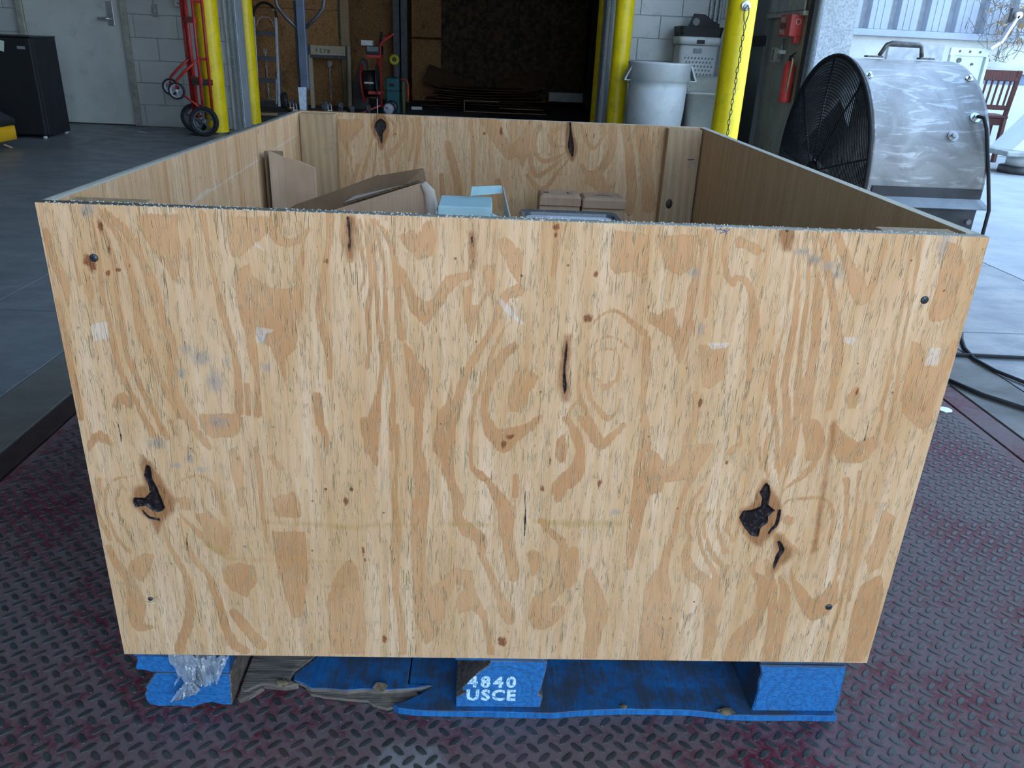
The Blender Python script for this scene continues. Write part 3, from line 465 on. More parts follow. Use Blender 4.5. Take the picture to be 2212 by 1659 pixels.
def seg_field(X, Z, strokes, F, lim=14.0):
    # F = max over tapered strokes of (half width - distance), millimetres
    for st in strokes:
        # densify with a Catmull-Rom curve so the bands stay smooth
        P = [np.array(p, float) for p in st]; Q = []
        for i in range(len(P)-1):
            p0, p1, p2, p3 = P[max(i-1, 0)], P[i], P[i+1], P[min(i+2, len(P)-1)]
            for k in range(4):
                t = k/4; Q.append(0.5*((2*p1)+(p2-p0)*t+(2*p0-5*p1+4*p2-p3)*t*t+(3*p1-p0-3*p2+p3)*t**3))
        Q.append(P[-1])
        for a, b in zip(Q[:-1], Q[1:]):
            r = max(a[2], b[2])+lim
            i0 = np.searchsorted(X[0], min(a[0], b[0])-r); i1 = np.searchsorted(X[0], max(a[0], b[0])+r)
            j0 = np.searchsorted(Z[:, 0], min(a[1], b[1])-r); j1 = np.searchsorted(Z[:, 0], max(a[1], b[1])+r)
            if i1 <= i0 or j1 <= j0: continue
            x = X[j0:j1, i0:i1]; z = Z[j0:j1, i0:i1]
            d = b[:2]-a[:2]; L2 = max(1e-6, d@d)
            t = np.clip(((x-a[0])*d[0]+(z-a[1])*d[1])/L2, 0, 1)
            v = a[2]+(b[2]-a[2])*t-np.hypot(x-a[0]-t*d[0], z-a[1]-t*d[1])
            F[j0:j1, i0:i1] = np.maximum(F[j0:j1, i0:i1], v)
    return F
def poly_field(X, Z, polys, F, lim=14.0):
    for po in polys:
        p = np.array(po, float); n = len(p)
        lo = p.min(0)-lim; hi = p.max(0)+lim
        i0, i1 = np.searchsorted(X[0], (lo[0], hi[0])); j0, j1 = np.searchsorted(Z[:, 0], (lo[1], hi[1]))
        x = X[j0:j1, i0:i1]; z = Z[j0:j1, i0:i1]
        ins = np.zeros(x.shape, bool); dm = np.full(x.shape, 1e9)
        for k in range(n):
            a = p[k]; b = p[(k+1) % n]; d = b-a; L2 = max(1e-6, d@d)
            t = np.clip(((x-a[0])*d[0]+(z-a[1])*d[1])/L2, 0, 1)
            dm = np.minimum(dm, np.hypot(x-a[0]-t*d[0], z-a[1]-t*d[1]))
            c = ((a[1] > z) != (b[1] > z)) & (x < d[0]*(z-a[1])/(d[1] if abs(d[1]) > 1e-9 else 1e-9)+a[0])
            ins ^= c
        F[j0:j1, i0:i1] = np.maximum(F[j0:j1, i0:i1], np.where(ins, dm, -dm))
    return F
def ell_field(X, Z, ells, F):
    for x, z, a, b in ells:
        v = 1-np.hypot((X-x)/max(a, 0.1), (Z-z)/max(b, 0.1)); F = np.maximum(F, v)
    return F
FIELDS = ('late', 'knot', 'halo', 'rust', 'grey', 'mould', 'pale')
def panel(name, w, h, t, g, step, mats, parent, loc, rot):
    nu, nv = int(w*1000/step)+1, int(h*1000/step)+1
    xs = np.linspace(0, w*1000, nu); zs = np.linspace(0, h*1000, nv); X, Z = np.meshgrid(xs, zs)
    E0 = lambda v=-14.0: np.full(X.shape, v)
    A = {'late': poly_field(X, Z, g.get('lp', []), seg_field(X, Z, g.get('ls', []), E0())),
         'knot': poly_field(X, Z, g.get('kp', []), seg_field(X, Z, g.get('ks', []), E0())),
         'halo': poly_field(X, Z, g.get('hp', []), seg_field(X, Z, g.get('hs', []), E0())),
         'rust': ell_field(X, Z, g.get('red', []), E0(-3.0)), 'grey': ell_field(X, Z, g.get('grey', []), E0(-3.0)),
         'mould': seg_field(X, Z, g.get('mo', []), E0()), 'pale': poly_field(X, Z, g.get('pa', []), E0())}
    nV = nu*nv; co = np.zeros((nV+8, 3))
    co[:nV, 0] = X.ravel()/1000; co[:nV, 2] = Z.ravel()/1000
    co[nV:] = [(0, 0, 0), (w, 0, 0), (w, 0, h), (0, 0, h), (0, t, 0), (w, t, 0), (w, t, h), (0, t, h)]
    i = np.arange(nu-1); j = np.arange(nv-1); I, J = np.meshgrid(i, j); b = (J*nu+I).ravel()
    q = np.stack([b, b+1, b+nu+1, b+nu], 1)
    ex = nV+np.array([(5, 4, 7, 6), (3, 2, 6, 7), (1, 0, 4, 5), (0, 3, 7, 4), (2, 1, 5, 6)])
    faces = np.concatenate([q, ex]); nf = len(faces)
    me = bpy.data.meshes.new(name); me.vertices.add(nV+8); me.vertices.foreach_set('co', co.ravel())
    me.loops.add(nf*4); me.loops.foreach_set('vertex_index', faces.ravel().astype(np.int32))
    me.polygons.add(nf); me.polygons.foreach_set('loop_start', np.arange(0, nf*4, 4, dtype=np.int32))
    mi = np.zeros(nf, np.int32); mi[-5] = 0; mi[-4:] = 1; me.polygons.foreach_set('material_index', mi)
    me.update(calc_edges=True)
    for k in FIELDS:
        at = me.attributes.new(k, 'FLOAT', 'POINT'); v = np.full(nV+8, -14.0, np.float32); v[:nV] = A[k].ravel(); at.data.foreach_set('value', v)
    for m in mats: me.materials.append(m)
    return link(name, me, parent, 0, loc, rot)

def mk_ply():
    t = NT('pine_plywood_face'); p = t.obj()
    fa = t.noise(t.map(p, (60, 1, 8)), 1, 2, 0.6); fb = t.noise(t.map(p, (380, 1, 13)), 1, 2, 0.65); fc = t.noise(t.map(p, (1000, 1, 40)), 1, 1, 0.6)
    late = t.math('ADD', t.attr('late'), t.math('ADD', t.math('MULTIPLY', t.math('SUBTRACT', fa, 0.5), 6.0), t.math('MULTIPLY', t.math('SUBTRACT', fb, 0.52), 8.0)))
    big = t.noise(p, 4.5, 3, 0.55); mid = t.noise(t.map(p, (24, 1, 3.0)), 1, 3, 0.6); pat = t.noise(t.map(p, (9, 1, 5)), 1, 2, 0.5)
    lm = t.ss(late, -0.9, 1.1)
    cream = t.mix(t.ss(mid, 0.3, 0.7), (0.635, 0.375, 0.190), (0.745, 0.495, 0.300))
    tan = t.mix(t.ss(big, 0.38, 0.62), (0.500, 0.230, 0.090), (0.600, 0.315, 0.145))
    tan = t.mix(t.ss(late, 0.2, 2.6, 0.35, 0.0), tan, (0.46, 0.205, 0.062))
    tan = t.mix(t.ss(fc, 0.56, 0.72, 0, 0.5), tan, (0.76, 0.52, 0.27))
    c = t.mix(t.math('MULTIPLY', lm, t.ss(pat, 0.25, 0.55, 0.75, 1.0)), cream, tan)
    strk = t.noise(t.map(p, (46, 1, 2.4), (5, 0, 9)), 1, 3, 0.6); wash = t.noise(t.map(p, (5, 1, 4), (2, 0, 2)), 1, 2, 0.5)
    c = t.mix(t.ss(strk, 0.48, 0.70, 0, 0.55), c, (0.52, 0.25, 0.090)); c = t.mix(t.ss(wash, 0.45, 0.70, 0, 0.30), c, (0.52, 0.27, 0.105))
    # faint secondary figure so untraced wood is not blank
    fig = t.wave(t.map(p, (1, 1, 0.10)), 13, 5.0, 3, 2.2, 'BANDS', 'X')
    c = t.mix(t.math('MULTIPLY', t.ss(fig, 0.50, 0.92, 0, 0.36), t.math('SUBTRACT', 1.0, lm)), c, (0.60, 0.33, 0.13))
    # torn grain: fibre relief, its light and shade painted as paired pale and dark lines
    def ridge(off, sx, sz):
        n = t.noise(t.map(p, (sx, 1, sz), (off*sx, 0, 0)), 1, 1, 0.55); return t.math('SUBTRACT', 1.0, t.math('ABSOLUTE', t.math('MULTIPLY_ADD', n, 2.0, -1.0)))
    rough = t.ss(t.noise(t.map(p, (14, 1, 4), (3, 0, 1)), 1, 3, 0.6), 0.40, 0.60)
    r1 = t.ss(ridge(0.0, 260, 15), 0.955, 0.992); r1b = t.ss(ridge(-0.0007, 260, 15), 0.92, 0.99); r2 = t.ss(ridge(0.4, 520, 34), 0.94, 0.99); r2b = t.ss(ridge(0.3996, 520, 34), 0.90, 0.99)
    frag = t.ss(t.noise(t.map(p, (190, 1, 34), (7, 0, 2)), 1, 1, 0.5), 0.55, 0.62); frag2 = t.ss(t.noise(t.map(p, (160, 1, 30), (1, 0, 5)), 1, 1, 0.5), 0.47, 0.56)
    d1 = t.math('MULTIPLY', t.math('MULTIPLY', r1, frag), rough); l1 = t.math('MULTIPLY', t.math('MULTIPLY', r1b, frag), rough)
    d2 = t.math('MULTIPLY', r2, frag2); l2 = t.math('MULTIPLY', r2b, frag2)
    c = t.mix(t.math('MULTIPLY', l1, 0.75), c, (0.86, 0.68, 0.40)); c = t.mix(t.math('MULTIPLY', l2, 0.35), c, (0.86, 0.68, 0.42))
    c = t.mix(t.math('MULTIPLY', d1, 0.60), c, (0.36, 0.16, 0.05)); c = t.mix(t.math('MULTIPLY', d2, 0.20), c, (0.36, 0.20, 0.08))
    c = t.mix(t.ss(fc, 0.52, 0.72, 0, 0.16), c, (0.40, 0.22, 0.08))
    # stains, rust marks, mould line, tape residue, knots
    wob = t.math('SUBTRACT', t.noise(t.map(p, (60, 1, 40)), 2.2, 4, 0.7), 0.5)
    c = t.mix(t.ss(t.math('ADD', t.attr('grey'), t.math('MULTIPLY', wob, 1.6)), -0.15, 0.9, 0, 0.55), c, (0.27, 0.255, 0.235))
    c = t.mix(t.ss(t.math('ADD', t.attr('mould'), t.math('MULTIPLY', wob, 16)), -2, 7, 0, 0.5), c, (0.40, 0.25, 0.065))
    c = t.mix(t.ss(t.math('ADD', t.attr('rust'), t.math('MULTIPLY', wob, 2.6)), -0.05, 0.55, 0, 0.88), c, (0.215, 0.055, 0.014))
    c = t.mix(t.ss(t.math('ADD', t.attr('pale'), t.math('MULTIPLY', wob, 4)), -1, 1, 0, 0.32), c, (0.78, 0.75, 0.70))
    ha = t.math('ADD', t.attr('halo'), t.math('MULTIPLY', wob, 8))
    c = t.mix(t.ss(ha, -6, 3, 0, 0.85), c, (0.30, 0.115, 0.032))
    kn = t.math('ADD', t.attr('knot'), t.math('MULTIPLY', wob, 3.0)); km = t.ss(kn, -0.6, 0.7)
    kc = t.mix(t.ss(t.noise(p, 190, 3, 0.7), 0.5, 0.68), (0.012, 0.009, 0.010), (0.07, 0.05, 0.045))
    c = t.mix(km, c, kc)
    dots = t.vor(p, 26, 'F1', 'Distance')
    c = t.mix(t.ss(dots, 0.05, 0.03, 0, 0.8), c, (0.16, 0.07, 0.03))
    h = t.math('ADD', t.math('MULTIPLY', fb, 0.5), t.math('ADD', t.math('MULTIPLY', fc, 0.2), t.math('ADD', t.math('MULTIPLY', d1, -1.0), t.math('MULTIPLY', lm, 0.25))))
    h = t.math('ADD', h, t.math('ADD', t.math('MULTIPLY', d2, -0.7), t.math('MULTIPLY', l1, 0.7)))
    h = t.math('ADD', h, t.math('MULTIPLY', t.ss(kn, -0.5, 4.0), -2.5))
    t.bump(h, 0.0010, 1.0)
    return t.out(c, t.mix(km, (0.66,)*3, (0.28,)*3), 0, 0.3)
M_ply = mk_ply()
def mk_edge():
    t = NT('plywood_edge'); p = t.obj(); s = t.sep(p)
    ly = t.math('FRACT', t.math('MULTIPLY', s['Y'], 1/0.0052)) if 'Y' in s.keys() else t.math('FRACT', t.math('MULTIPLY', s[1], 1/0.0052))
    n = t.noise(t.map(p, (60, 500, 300)), 1, 4, 0.7)
    c = t.mix(t.ss(ly, 0.42, 0.58), (0.60, 0.59, 0.50), (0.70, 0.68, 0.59))
    c = t.mix(t.ss(n, 0.45, 0.7, 0, 0.6), c, (0.42, 0.40, 0.32))
    c = t.mix(t.ss(t.noise(p, 260, 3, 0.7), 0.58, 0.7, 0, 0.7), c, (0.74, 0.73, 0.68))
    t.bump(t.noise(p, 420, 3, 0.8), 0.0025)
    return t.out(c, 0.85)
M_edge = mk_edge()

crate = thing('wooden_crate', 'large open plywood crate with knotty front on a blue pallet', 'crate')
def straight_grain(w, h, seed, dens):
    r = random.Random(seed); ls = []
    for k in range(dens):
        x = r.uniform(0, w*1000); z = r.uniform(-200, h*1000); L = r.uniform(160, 700); a = r.uniform(0.6, 3.6); s = r.uniform(-0.03, 0.03)
        ls.append([(x+s*L*q+r.uniform(-2, 2), z+L*q, a*(1 if 0.05 < q < 0.95 else 0.3)) for q in (0, 0.25, 0.5, 0.75, 1.0)])
    red = [(r.uniform(60, w*1000-60), r.uniform(330, h*1000), r.uniform(2, 4), r.uniform(8, 20)) for _ in range(14)]
    grey = [(r.uniform(0, w*1000), r.uniform(200, h*1000), r.uniform(10, 30), r.uniform(40, 120)) for _ in range(4)]
    return dict(ls=ls, red=red, grey=grey, ks=[], pa=[[(360, 531), (380, 536), (1150, 563), (1150, 559), (600, 540)], [(355, 528), (420, 540), (520, 548), (430, 536)]] if seed == 3 else [])
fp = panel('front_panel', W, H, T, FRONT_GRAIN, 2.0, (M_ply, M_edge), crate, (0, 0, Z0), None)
fp['label'] = 'knotty plywood front panel with rough grain'
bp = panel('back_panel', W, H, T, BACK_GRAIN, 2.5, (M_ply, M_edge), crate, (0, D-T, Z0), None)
SL = D-2*T-0.002
lg = straight_grain(SL, H, 3, 60)
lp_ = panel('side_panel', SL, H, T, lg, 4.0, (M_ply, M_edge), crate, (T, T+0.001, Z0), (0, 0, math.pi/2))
M_ply2 = None
def mk_ply_plain():
    t = NT('plain_plywood_face'); p = t.obj()
    f1 = t.noise(t.map(p, (60, 1, 3)), 1, 4, 0.6); f2 = t.noise(t.map(p, (500, 1, 14)), 1, 2)
    c = t.mix(t.ss(f1, 0.3, 0.7), (0.58, 0.37, 0.19), (0.70, 0.48, 0.27))
    c = t.mix(t.ss(f2, 0.5, 0.7, 0, 0.35), c, (0.42, 0.25, 0.11))
    t.bump(f2, 0.0006); return t.out(c, 0.6)
M_ply2 = mk_ply_plain()
rp_ = panel('side_panel', SL, H, T, {}, 60.0, (M_ply2, M_edge), crate, (W-T, D-T-0.001, Z0), (0, 0, -math.pi/2))
for i, (x, y) in enumerate(((T+0.001, T+0.001), (W-T-0.091, T+0.001), (T+0.001, D-T-0.039), (W-T-0.089, D-T-0.039))):
    w_ = 0.086 if i != 1 else 0.09
    MB().bx((-w_/2, -0.019, 0), (w_/2, 0.019, H-0.0205)).build('corner_post', M_pine, crate, bevel=0.002, loc=(x+w_/2, y+0.019, Z0+0.0175))
def screw(x, z, r=0.0046):
    m = MB(); R = Matrix.Translation((x, 0.0008, z)) @ Matrix.Rotation(math.pi/2, 4, 'X')
    m.lathe([(r*0.9, -0.002), (r, 0.0015), (r*0.85, 0.0024), (0.0001, 0.0026)], 18, R)
    for a in (0.6, 0.6+math.pi/2):
        m.box((x, -0.0016, z), (r*1.35, 0.0010, r*0.22), rot=Matrix.Rotation(a, 3, 'Y'), mi=1)
    return m.build('screw', (M_screw, M_black), crate)
M_screw = mat_paint('screw_black', (0.06, 0.07, 0.085), 0.4, 0.5)
for x, z in ((0.0515, 0.6749), (0.9799, 0.6584), (0.9592, 0.2199)): screw(x, z)
screw(0.0481, 0.2166, 0.003)
r_ = random.Random(5)
sp = MB()
for k in range(4):
    a = r_.uniform(0, 6.28); q = Vector((0.0481+0.006*math.cos(k*1.6), -0.001, 0.2166+0.006*math.sin(k*1.6)))
    sp.bar(q-Vector((math.cos(a)*0.006, 0.002, math.sin(a)*0.006)), q+Vector((math.cos(a)*0.006, 0.002, math.sin(a)*0.006)), 0.0012, 0.0008)
sp.build('splinter', mat_paint('splinter_wood', (0.75, 0.60, 0.38), 0.8), crate)
# frayed fibres along the sawn rim
fr = MB()
for k in range(650):
    x = r_.uniform(0.01, W-0.01); y = r_.choice((0.0006, T-0.0006, r_.uniform(0, T))); h_ = r_.uniform(0.0004, 0.0016); b_ = 0.0009
    fr.add([(x-b_, y-b_, Z0+H), (x+b_, y-b_, Z0+H), (x, y+b_, Z0+H), (x+r_.uniform(-.001, .001), y+r_.uniform(-.001, .001), Z0+H+h_)], [(0, 1, 3), (1, 2, 3), (2, 0, 3)])
fr2 = fr.build('rim_fibres', mat_paint('rim_fibre', (0.66, 0.62, 0.52), 0.9), crate); fr2['kind'] = 'stuff'

# ================================================================== blue block pallet
def mk_blue(name, axis, wear=0.5, rings=None):
    t = NT(name); p = t.geo()
    sc = [150, 150, 150]; sc[axis] = 9
    g = t.noise(t.map(p, tuple(sc)), 1, 3, 0.65); n = t.noise(p, 20, 5, 0.7)
    c = t.mix(t.ss(g, 0.3, 0.7), (0.006, 0.088, 0.255), (0.011, 0.170, 0.445))
    wv = t.math('ADD', t.math('MULTIPLY', g, 0.4), t.math('MULTIPLY', n, 0.6))
    c = t.mix(t.ss(wv, 0.62-0.16*wear, 0.72-0.10*wear, 0, 0.9), c, ((0.105, 0.10, 0.095) if wear < 0.5 else (0.042, 0.048, 0.056)))
    h = g
    if rings:
        d = t.n('ShaderNodeVectorMath', operation='DISTANCE'); t.l.new(t.map(p, (1, 0, 1)), d.inputs[0]); d.inputs[1].default_value = (rings[0], 0, rings[1])
        k = t.math('FRACT', t.math('MULTIPLY', t.math('ADD', d.outputs['Value'], t.math('MULTIPLY', n, 0.006)), 62))
        c = t.mix(t.ss(k, 0.86, 0.96, 0, 0.55), c, (0.012, 0.05, 0.13))
        saw = t.noise(t.map(p, (160, 1, 700), rot=(0, 0.25, 0)), 1, 2); c = t.mix(t.ss(saw, 0.5, 0.72, 0, 0.35), c, (0.05, 0.27, 0.66)); h = saw
    t.bump(h, 0.0012)
    return t.out(c, 0.62)
M_blue_end = mk_blue('blue_paint_end_grain', 1, 0.05, (0.52, 0.045)); M_blue_end2 = mk_blue('blue_paint_end_grain_side', 1, 0.15, (0.955, 0.035)); M_blue_end3 = mk_blue('blue_paint_end_grain_rough', 1, 0.12, (0.1, 0.12))
M_blue_x = mk_blue('blue_paint_board', 1, 1.35); M_blue_edge = mk_blue('blue_paint_board_edge', 2, 0.1); M_blue_y = mk_blue('blue_paint_side', 1, 1.45)
def mk_greywood():
    t = NT('weathered_broken_wood'); p = t.geo(); g = t.noise(t.map(p, (12, 160, 160)), 1, 4, 0.7); n = t.noise(p, 30, 4)
    c = t.mix(t.ss(g, 0.3, 0.7), (0.075, 0.058, 0.047), (0.24, 0.19, 0.15)); c = t.mix(t.ss(n, 0.55, 0.7, 0, 0.5), c, (0.30, 0.24, 0.17))
    t.bump(g, 0.003); return t.out(c, 0.85)
M_greyw = mk_greywood()
pallet = thing('shipping_pallet', 'blue painted wooden block pallet with a broken bottom board, under the crate', 'pallet')
mm = lambda P: [(x/1000, z/1000) for x, z in P]
FY = 0.019
blk = MB().prism(mm([(452, 12), (576, 12), (579, 33), (572, 37), (576, 50), (580, 77), (582, 100), (500, 100), (498, 91), (484, 79), (469, 61), (466, 55), (461, 49), (461, 43), (470, 43), (469, 40), (462, 38), (452, 30)]), FY, FY+0.14, 'Y', 0, 1).build('block', (M_blue_end, M_greyw), pallet, bevel=0.0012, seg=1)
blk['label'] = 'centre block stencilled 4840 USCE'
MB().prism(mm([(892, 12), (1019, 12), (1021, 40), (1018, 99), (889, 100), (894, 83), (892, 70), (895, 49)]), FY-0.003, FY+0.14, 'Y', 0, 1).build('block', (M_blue_end2, M_blue_y), pallet, bevel=0.002, seg=1)
MB().prism(mm([(23, 65), (17, 54), (7, 40), (9, 36), (4, 26), (5, 14), (8, 7), (22, 3), (50, 4), (70, 2), (87, 9), (98, 12), (113, 7), (127, 7), (129, 42), (130, 65)]), FY+0.004, FY+0.14, 'Y', 0, 1).build('block', (M_blue_end3, M_greyw), pallet, bevel=0.0015, seg=1)
MB().prism(mm([(4, 99), (5, 93), (1, 82), (1, 75), (12, 75), (23, 71), (58, 71), (130, 70.5), (133, 99)]), FY, FY+0.14, 'Y', 0, 1).build('upper_block', (M_blue_end3, M_blue_y), pallet, bevel=0.0015, seg=1)
for x0, x1 in ((0.003, 0.132), (0.452, 0.58), (0.889, 1.018)):
    for y0 in (0.54, 1.08):
        MB().bx((x0, y0, 0.012), (x1, y0+0.14, 0.1)).build('block', M_blue_y, pallet, bevel=0.002)
    MB().bx((x0-0.002 if x0 < 0.8 else x0, FY-0.001, 0.1003), (x1, 1.221, 0.1195)).build('stringer_board', M_blue_y, pallet, bevel=0.002)
for k in range(7):
    y = 0.022+k*0.1785
    MB().bx((0.018, y, 0.1205), (1.017, y+0.128, 0.138)).build('deck_board', M_blue_x, pallet, bevel=0.002)
# bottom lead board, whole part and broken part
M3 = (M_blue_x, M_blue_edge, M_greyw)
edge = mm([(1019, 8), (960, 9), (889, 8), (858, 9), (837, 12), (797, 17), (703, 18), (647, 15), (591, 9), (453, 11), (395, 12), (368, 16), (360, 22), (378, 30), (399, 44), (414, 58), (380, 62)])
bl = MB().prism(edge+mm([(380, 160), (1019, 160)]), 0.0, 0.0118, 'Z', 0, 1).build('bottom_board', (M_blue_x, M_blue_edge), pallet, bevel=0.001, seg=1)
brk = mm([(414, 59), (392, 53), (366, 50), (340, 48), (313, 50), (286, 47), (259, 50), (236, 50), (222, 60), (206, 66), (205, 80), (220, 98), (232, 116), (235, 160), (378, 160), (378, 61)])
br = MB().prism(brk, 0.006, 0.0142, 'Z', 0, 1).prism(mm([(398, 46), (376, 29), (352, 20), (330, 27), (322, 35), (287, 38), (258, 42), (236, 47), (226, 58), (238, 70), (300, 76), (378, 72)]), 0.001, 0.0058, 'Z', 1, 1).build('broken_board', (M_blue_y, M_greyw), pallet, bevel=0.001, seg=1)
br2 = MB().prism(mm([(216, 59), (196, 53), (176, 57), (160, 58), (140, 44), (132, 50), (132, 160), (231, 160), (228, 117), (216, 99), (201, 80), (201, 66)]), 0.004, 0.0142, 'Z', 0, 1).build('broken_board', (M_greyw, M_greyw), pallet, bevel=0.001, seg=1)
MB().prism(mm([(158, 47), (146, 36), (136, 31), (131, 34), (131, 60), (150, 62), (166, 56)]), 0.001, 0.010, 'Z').build('splinter', M_greyw, pallet, bevel=0.002, seg=1)
for y0 in (0.53, 1.07): MB().bx((0.003, y0, 0), (1.018, y0+0.14, 0.0118)).build('bottom_board', M_blue_x, pallet, bevel=0.001)
M_fresh = mat_paint('fresh_split_wood', (0.42, 0.30, 0.17), 0.8, 0, 0.3, 90, bumpd=0.004)
def lump(name, c, d, seed, m, par):
    r = random.Random(seed); b = bmesh.new(); bmesh.ops.create_icosphere(b, subdivisions=2, radius=1)
    for v in b.verts:
        k = 1+0.35*mnoise.noise(v.co*1.7+Vector((seed, 0, 0))); v.co = Vector((v.co.x*d[0]*k, v.co.y*d[1]*k, v.co.z*d[2]*k))
    me = bpy.data.meshes.new(name); b.to_mesh(me); b.free(); me.materials.append(m); return link(name, me, par, 0, c)
lump('splinter', (0.1915, 0.058, 0.016), (0.010, 0.006, 0.005), 3, M_fresh, pallet)
lump('splinter', (0.338, 0.052, 0.0165), (0.010, 0.006, 0.007), 5, M_fresh, pallet)
lump('splinter', (0.852, 0.013, 0.0145), (0.012, 0.007, 0.0035), 8, M_fresh, pallet)
lump('splinter', (0.700, 0.021, 0.0135), (0.006, 0.004, 0.002), 9, M_fresh, pallet)
# stencil lettering on the centre block
def mk_stencil():
    t = NT('stencil_paint'); p = t.geo(); n = t.noise(p, 260, 3, 0.7)
    return t.out(t.mix(t.ss(n, 0.40, 0.50), (0.10, 0.30, 0.55), (0.62, 0.80, 0.80)), 0.7)
M_sten = mk_stencil()
for txt, x, z in (('4840', 0.4685, 0.0515), ('USCE', 0.4690, 0.0265)):
    for k, ch in enumerate(txt):
        o = text_mesh('stencil_letter', ch, 0.0275, M_sten, blk, (x+0.0185*k+0.0075, FY-0.0004, z), (math.pi/2, 0, 0), 0.0002, 0.0011, 1.0, 'CENTER'); o['label'] = 'white stencilled character ' + ch
# ---- crumpled clear film hanging over the left block
def mk_film():
    t = NT('clear_film'); nt = t.t; b = t.b
    tr = t.n('ShaderNodeBsdfTransparent'); gl = t.n('ShaderNodeBsdfGlossy'); df = t.n('ShaderNodeBsdfTranslucent'); d2 = t.n('ShaderNodeBsdfDiffuse')
    tr.inputs[0].default_value = (0.94, 0.97, 1, 1); gl.inputs['Roughness'].default_value = 0.22; df.inputs[0].default_value = (0.85, 0.92, 1, 1); d2.inputs[0].default_value = (0.80, 0.88, 0.95, 1)
    m0 = t.n('ShaderNodeMixShader'); m0.inputs[0].default_value = 0.6; t.l.new(df.outputs[0], m0.inputs[1]); t.l.new(d2.outputs[0], m0.inputs[2])
    m1 = t.n('ShaderNodeMixShader'); m1.inputs[0].default_value = 0.5; t.l.new(tr.outputs[0], m1.inputs[1]); t.l.new(m0.outputs[0], m1.inputs[2])
    fr = t.n('ShaderNodeFresnel'); fr.inputs[0].default_value = 1.6
    m2 = t.n('ShaderNodeMixShader'); t.l.new(t.math('ADD', fr.outputs[0], 0.06, clamp=True), m2.inputs[0]); t.l.new(m1.outputs[0], m2.inputs[1]); t.l.new(gl.outputs[0], m2.inputs[2])
    t.l.new(m2.outputs[0], nt.nodes['Material Output'].inputs[0]); return t.m
M_film = mk_film()
film = thing('plastic_film', 'crumpled clear stretch film scrap over a blue pallet block', 'plastic film', (0.09, 0.0, 0.0))
def film_strip(pts, seed, name='film_strip', n=26, k=9):
    # pts: (x_left, x_right, z) rows from top to bottom
    r = random.Random(seed); vs = []; rows = []
    for i in range(n):
        q = i/(n-1)*(len(pts)-1); a = int(min(q, len(pts)-2)); f = q-a
        rows.append([pts[a][j]+(pts[a+1][j]-pts[a][j])*f for j in range(3)])
    for i, (xl, xr, z) in enumerate(rows):
        for j in range(k):
            u = j/(k-1); x = xl+(xr-xl)*u
            nz = mnoise.noise(Vector((x*0.16+seed*3.1, z*0.018, seed))); n2 = mnoise.noise(Vector((x*0.40, z*0.05, seed*2.0)))
            y = 0.008-0.007*abs(nz)*1.6-0.004*n2
            vs.append(((x+2.0*n2)/1000-0.09, min(0.017, y), (z+1.5*nz)/1000))
    fs = [(i*k+j, i*k+j+1, (i+1)*k+j+1, (i+1)*k+j) for i in range(n-1) for j in range(k-1)]
    return MB().add(vs, fs, 0, False).build(name, M_film, film)
film_strip([(56, 84, 121), (60, 84, 100), (64, 82, 84), (72, 90, 66), (62, 92, 52), (48, 60, 34)], 2)
film_strip([(66, 112, 121), (76, 110, 100), (80, 112, 84), (86, 110, 68), (96, 106, 60)], 4, k=14)
film_strip([(88, 108, 121), (92, 106, 90), (86, 100, 66), (70, 86, 48), (52, 58, 33)], 6, k=12)
film_strip([(108, 116, 104), (110, 130, 100), (108, 139, 116)], 8, n=14)
film_strip([(108, 134, 106), (110, 126, 86), (102, 116, 66)], 10, n=14)
film_strip([(55, 66, 118), (60, 70, 98), (64, 68, 76), (56, 58, 60)], 12, k=6)

# ================================================================== contents of the crate
def mk_card(name, c1, c2):
    t = NT(name); p = t.geo(); n = t.noise(p, 9, 4, 0.6); n2 = t.noise(t.map(p, (260, 260, 6)), 1, 2)
    c = t.mix(t.ss(n, 0.3, 0.7), c1, c2); c = t.mix(t.ss(n2, 0.45, 0.7, 0, 0.25), c, tuple(x*0.7 for x in c1))
    c = t.mix(t.ss(t.noise(p, 30, 5, 0.7), 0.6, 0.75, 0, 0.3), c, (0.62, 0.50, 0.38)); t.bump(n2, 0.0005); return t.out(c, 0.75)
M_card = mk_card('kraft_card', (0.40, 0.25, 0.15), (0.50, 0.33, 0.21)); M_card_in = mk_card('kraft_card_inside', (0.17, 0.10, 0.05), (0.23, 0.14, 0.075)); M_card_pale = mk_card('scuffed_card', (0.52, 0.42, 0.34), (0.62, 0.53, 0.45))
M_flute = mat_paint('flute_edge', (0.13, 0.08, 0.045), 0.9, 0, 0.4, 400)
ZD = 0.1385
# standing flattened sheet, bent double
sh = thing('cardboard_sheet', 'brown cardboard sheet standing upright in the crate corner', 'cardboard', (0.03, 0.86, ZD))
def sheet(pts, z0, z1s, m, par, t=0.004, name='card_flap'):
    b = MB(); n = len(pts); vs = []
    for s in (0, 1):
        for (x, y), z1 in zip(pts, z1s):
            vs.append((x+s*t*0.7, y+s*t, z0)); vs.append((x+s*t*0.7, y+s*t, z1))
    o = 2*n
    fs = []
    for i in range(n-1):
        a = 2*i; fs += [(a, a+2, a+3, a+1), (o+a, o+a+1, o+a+3, o+a+2), (a+1, a+3, o+a+3, o+a+1), (a, o+a, o+a+2, a+2)]
    fs += [(0, 1, o+1, o), (2*n-2, o+2*n-2, o+2*n-1, 2*n-1)]
    b.add(vs, fs); return b.build(name, m, par)
sheet([(0.003, -0.045), (0.022, 0.0), (0.05, 0.012), (0.078, 0.03)], 0, (0.548, 0.530, 0.522, 0.506), M_card, sh)
sheet([(-0.006, -0.045), (0.001, 0.0), (0.003, 0.06)], 0, (0.548, 0.543, 0.535), M_card_in, sh)
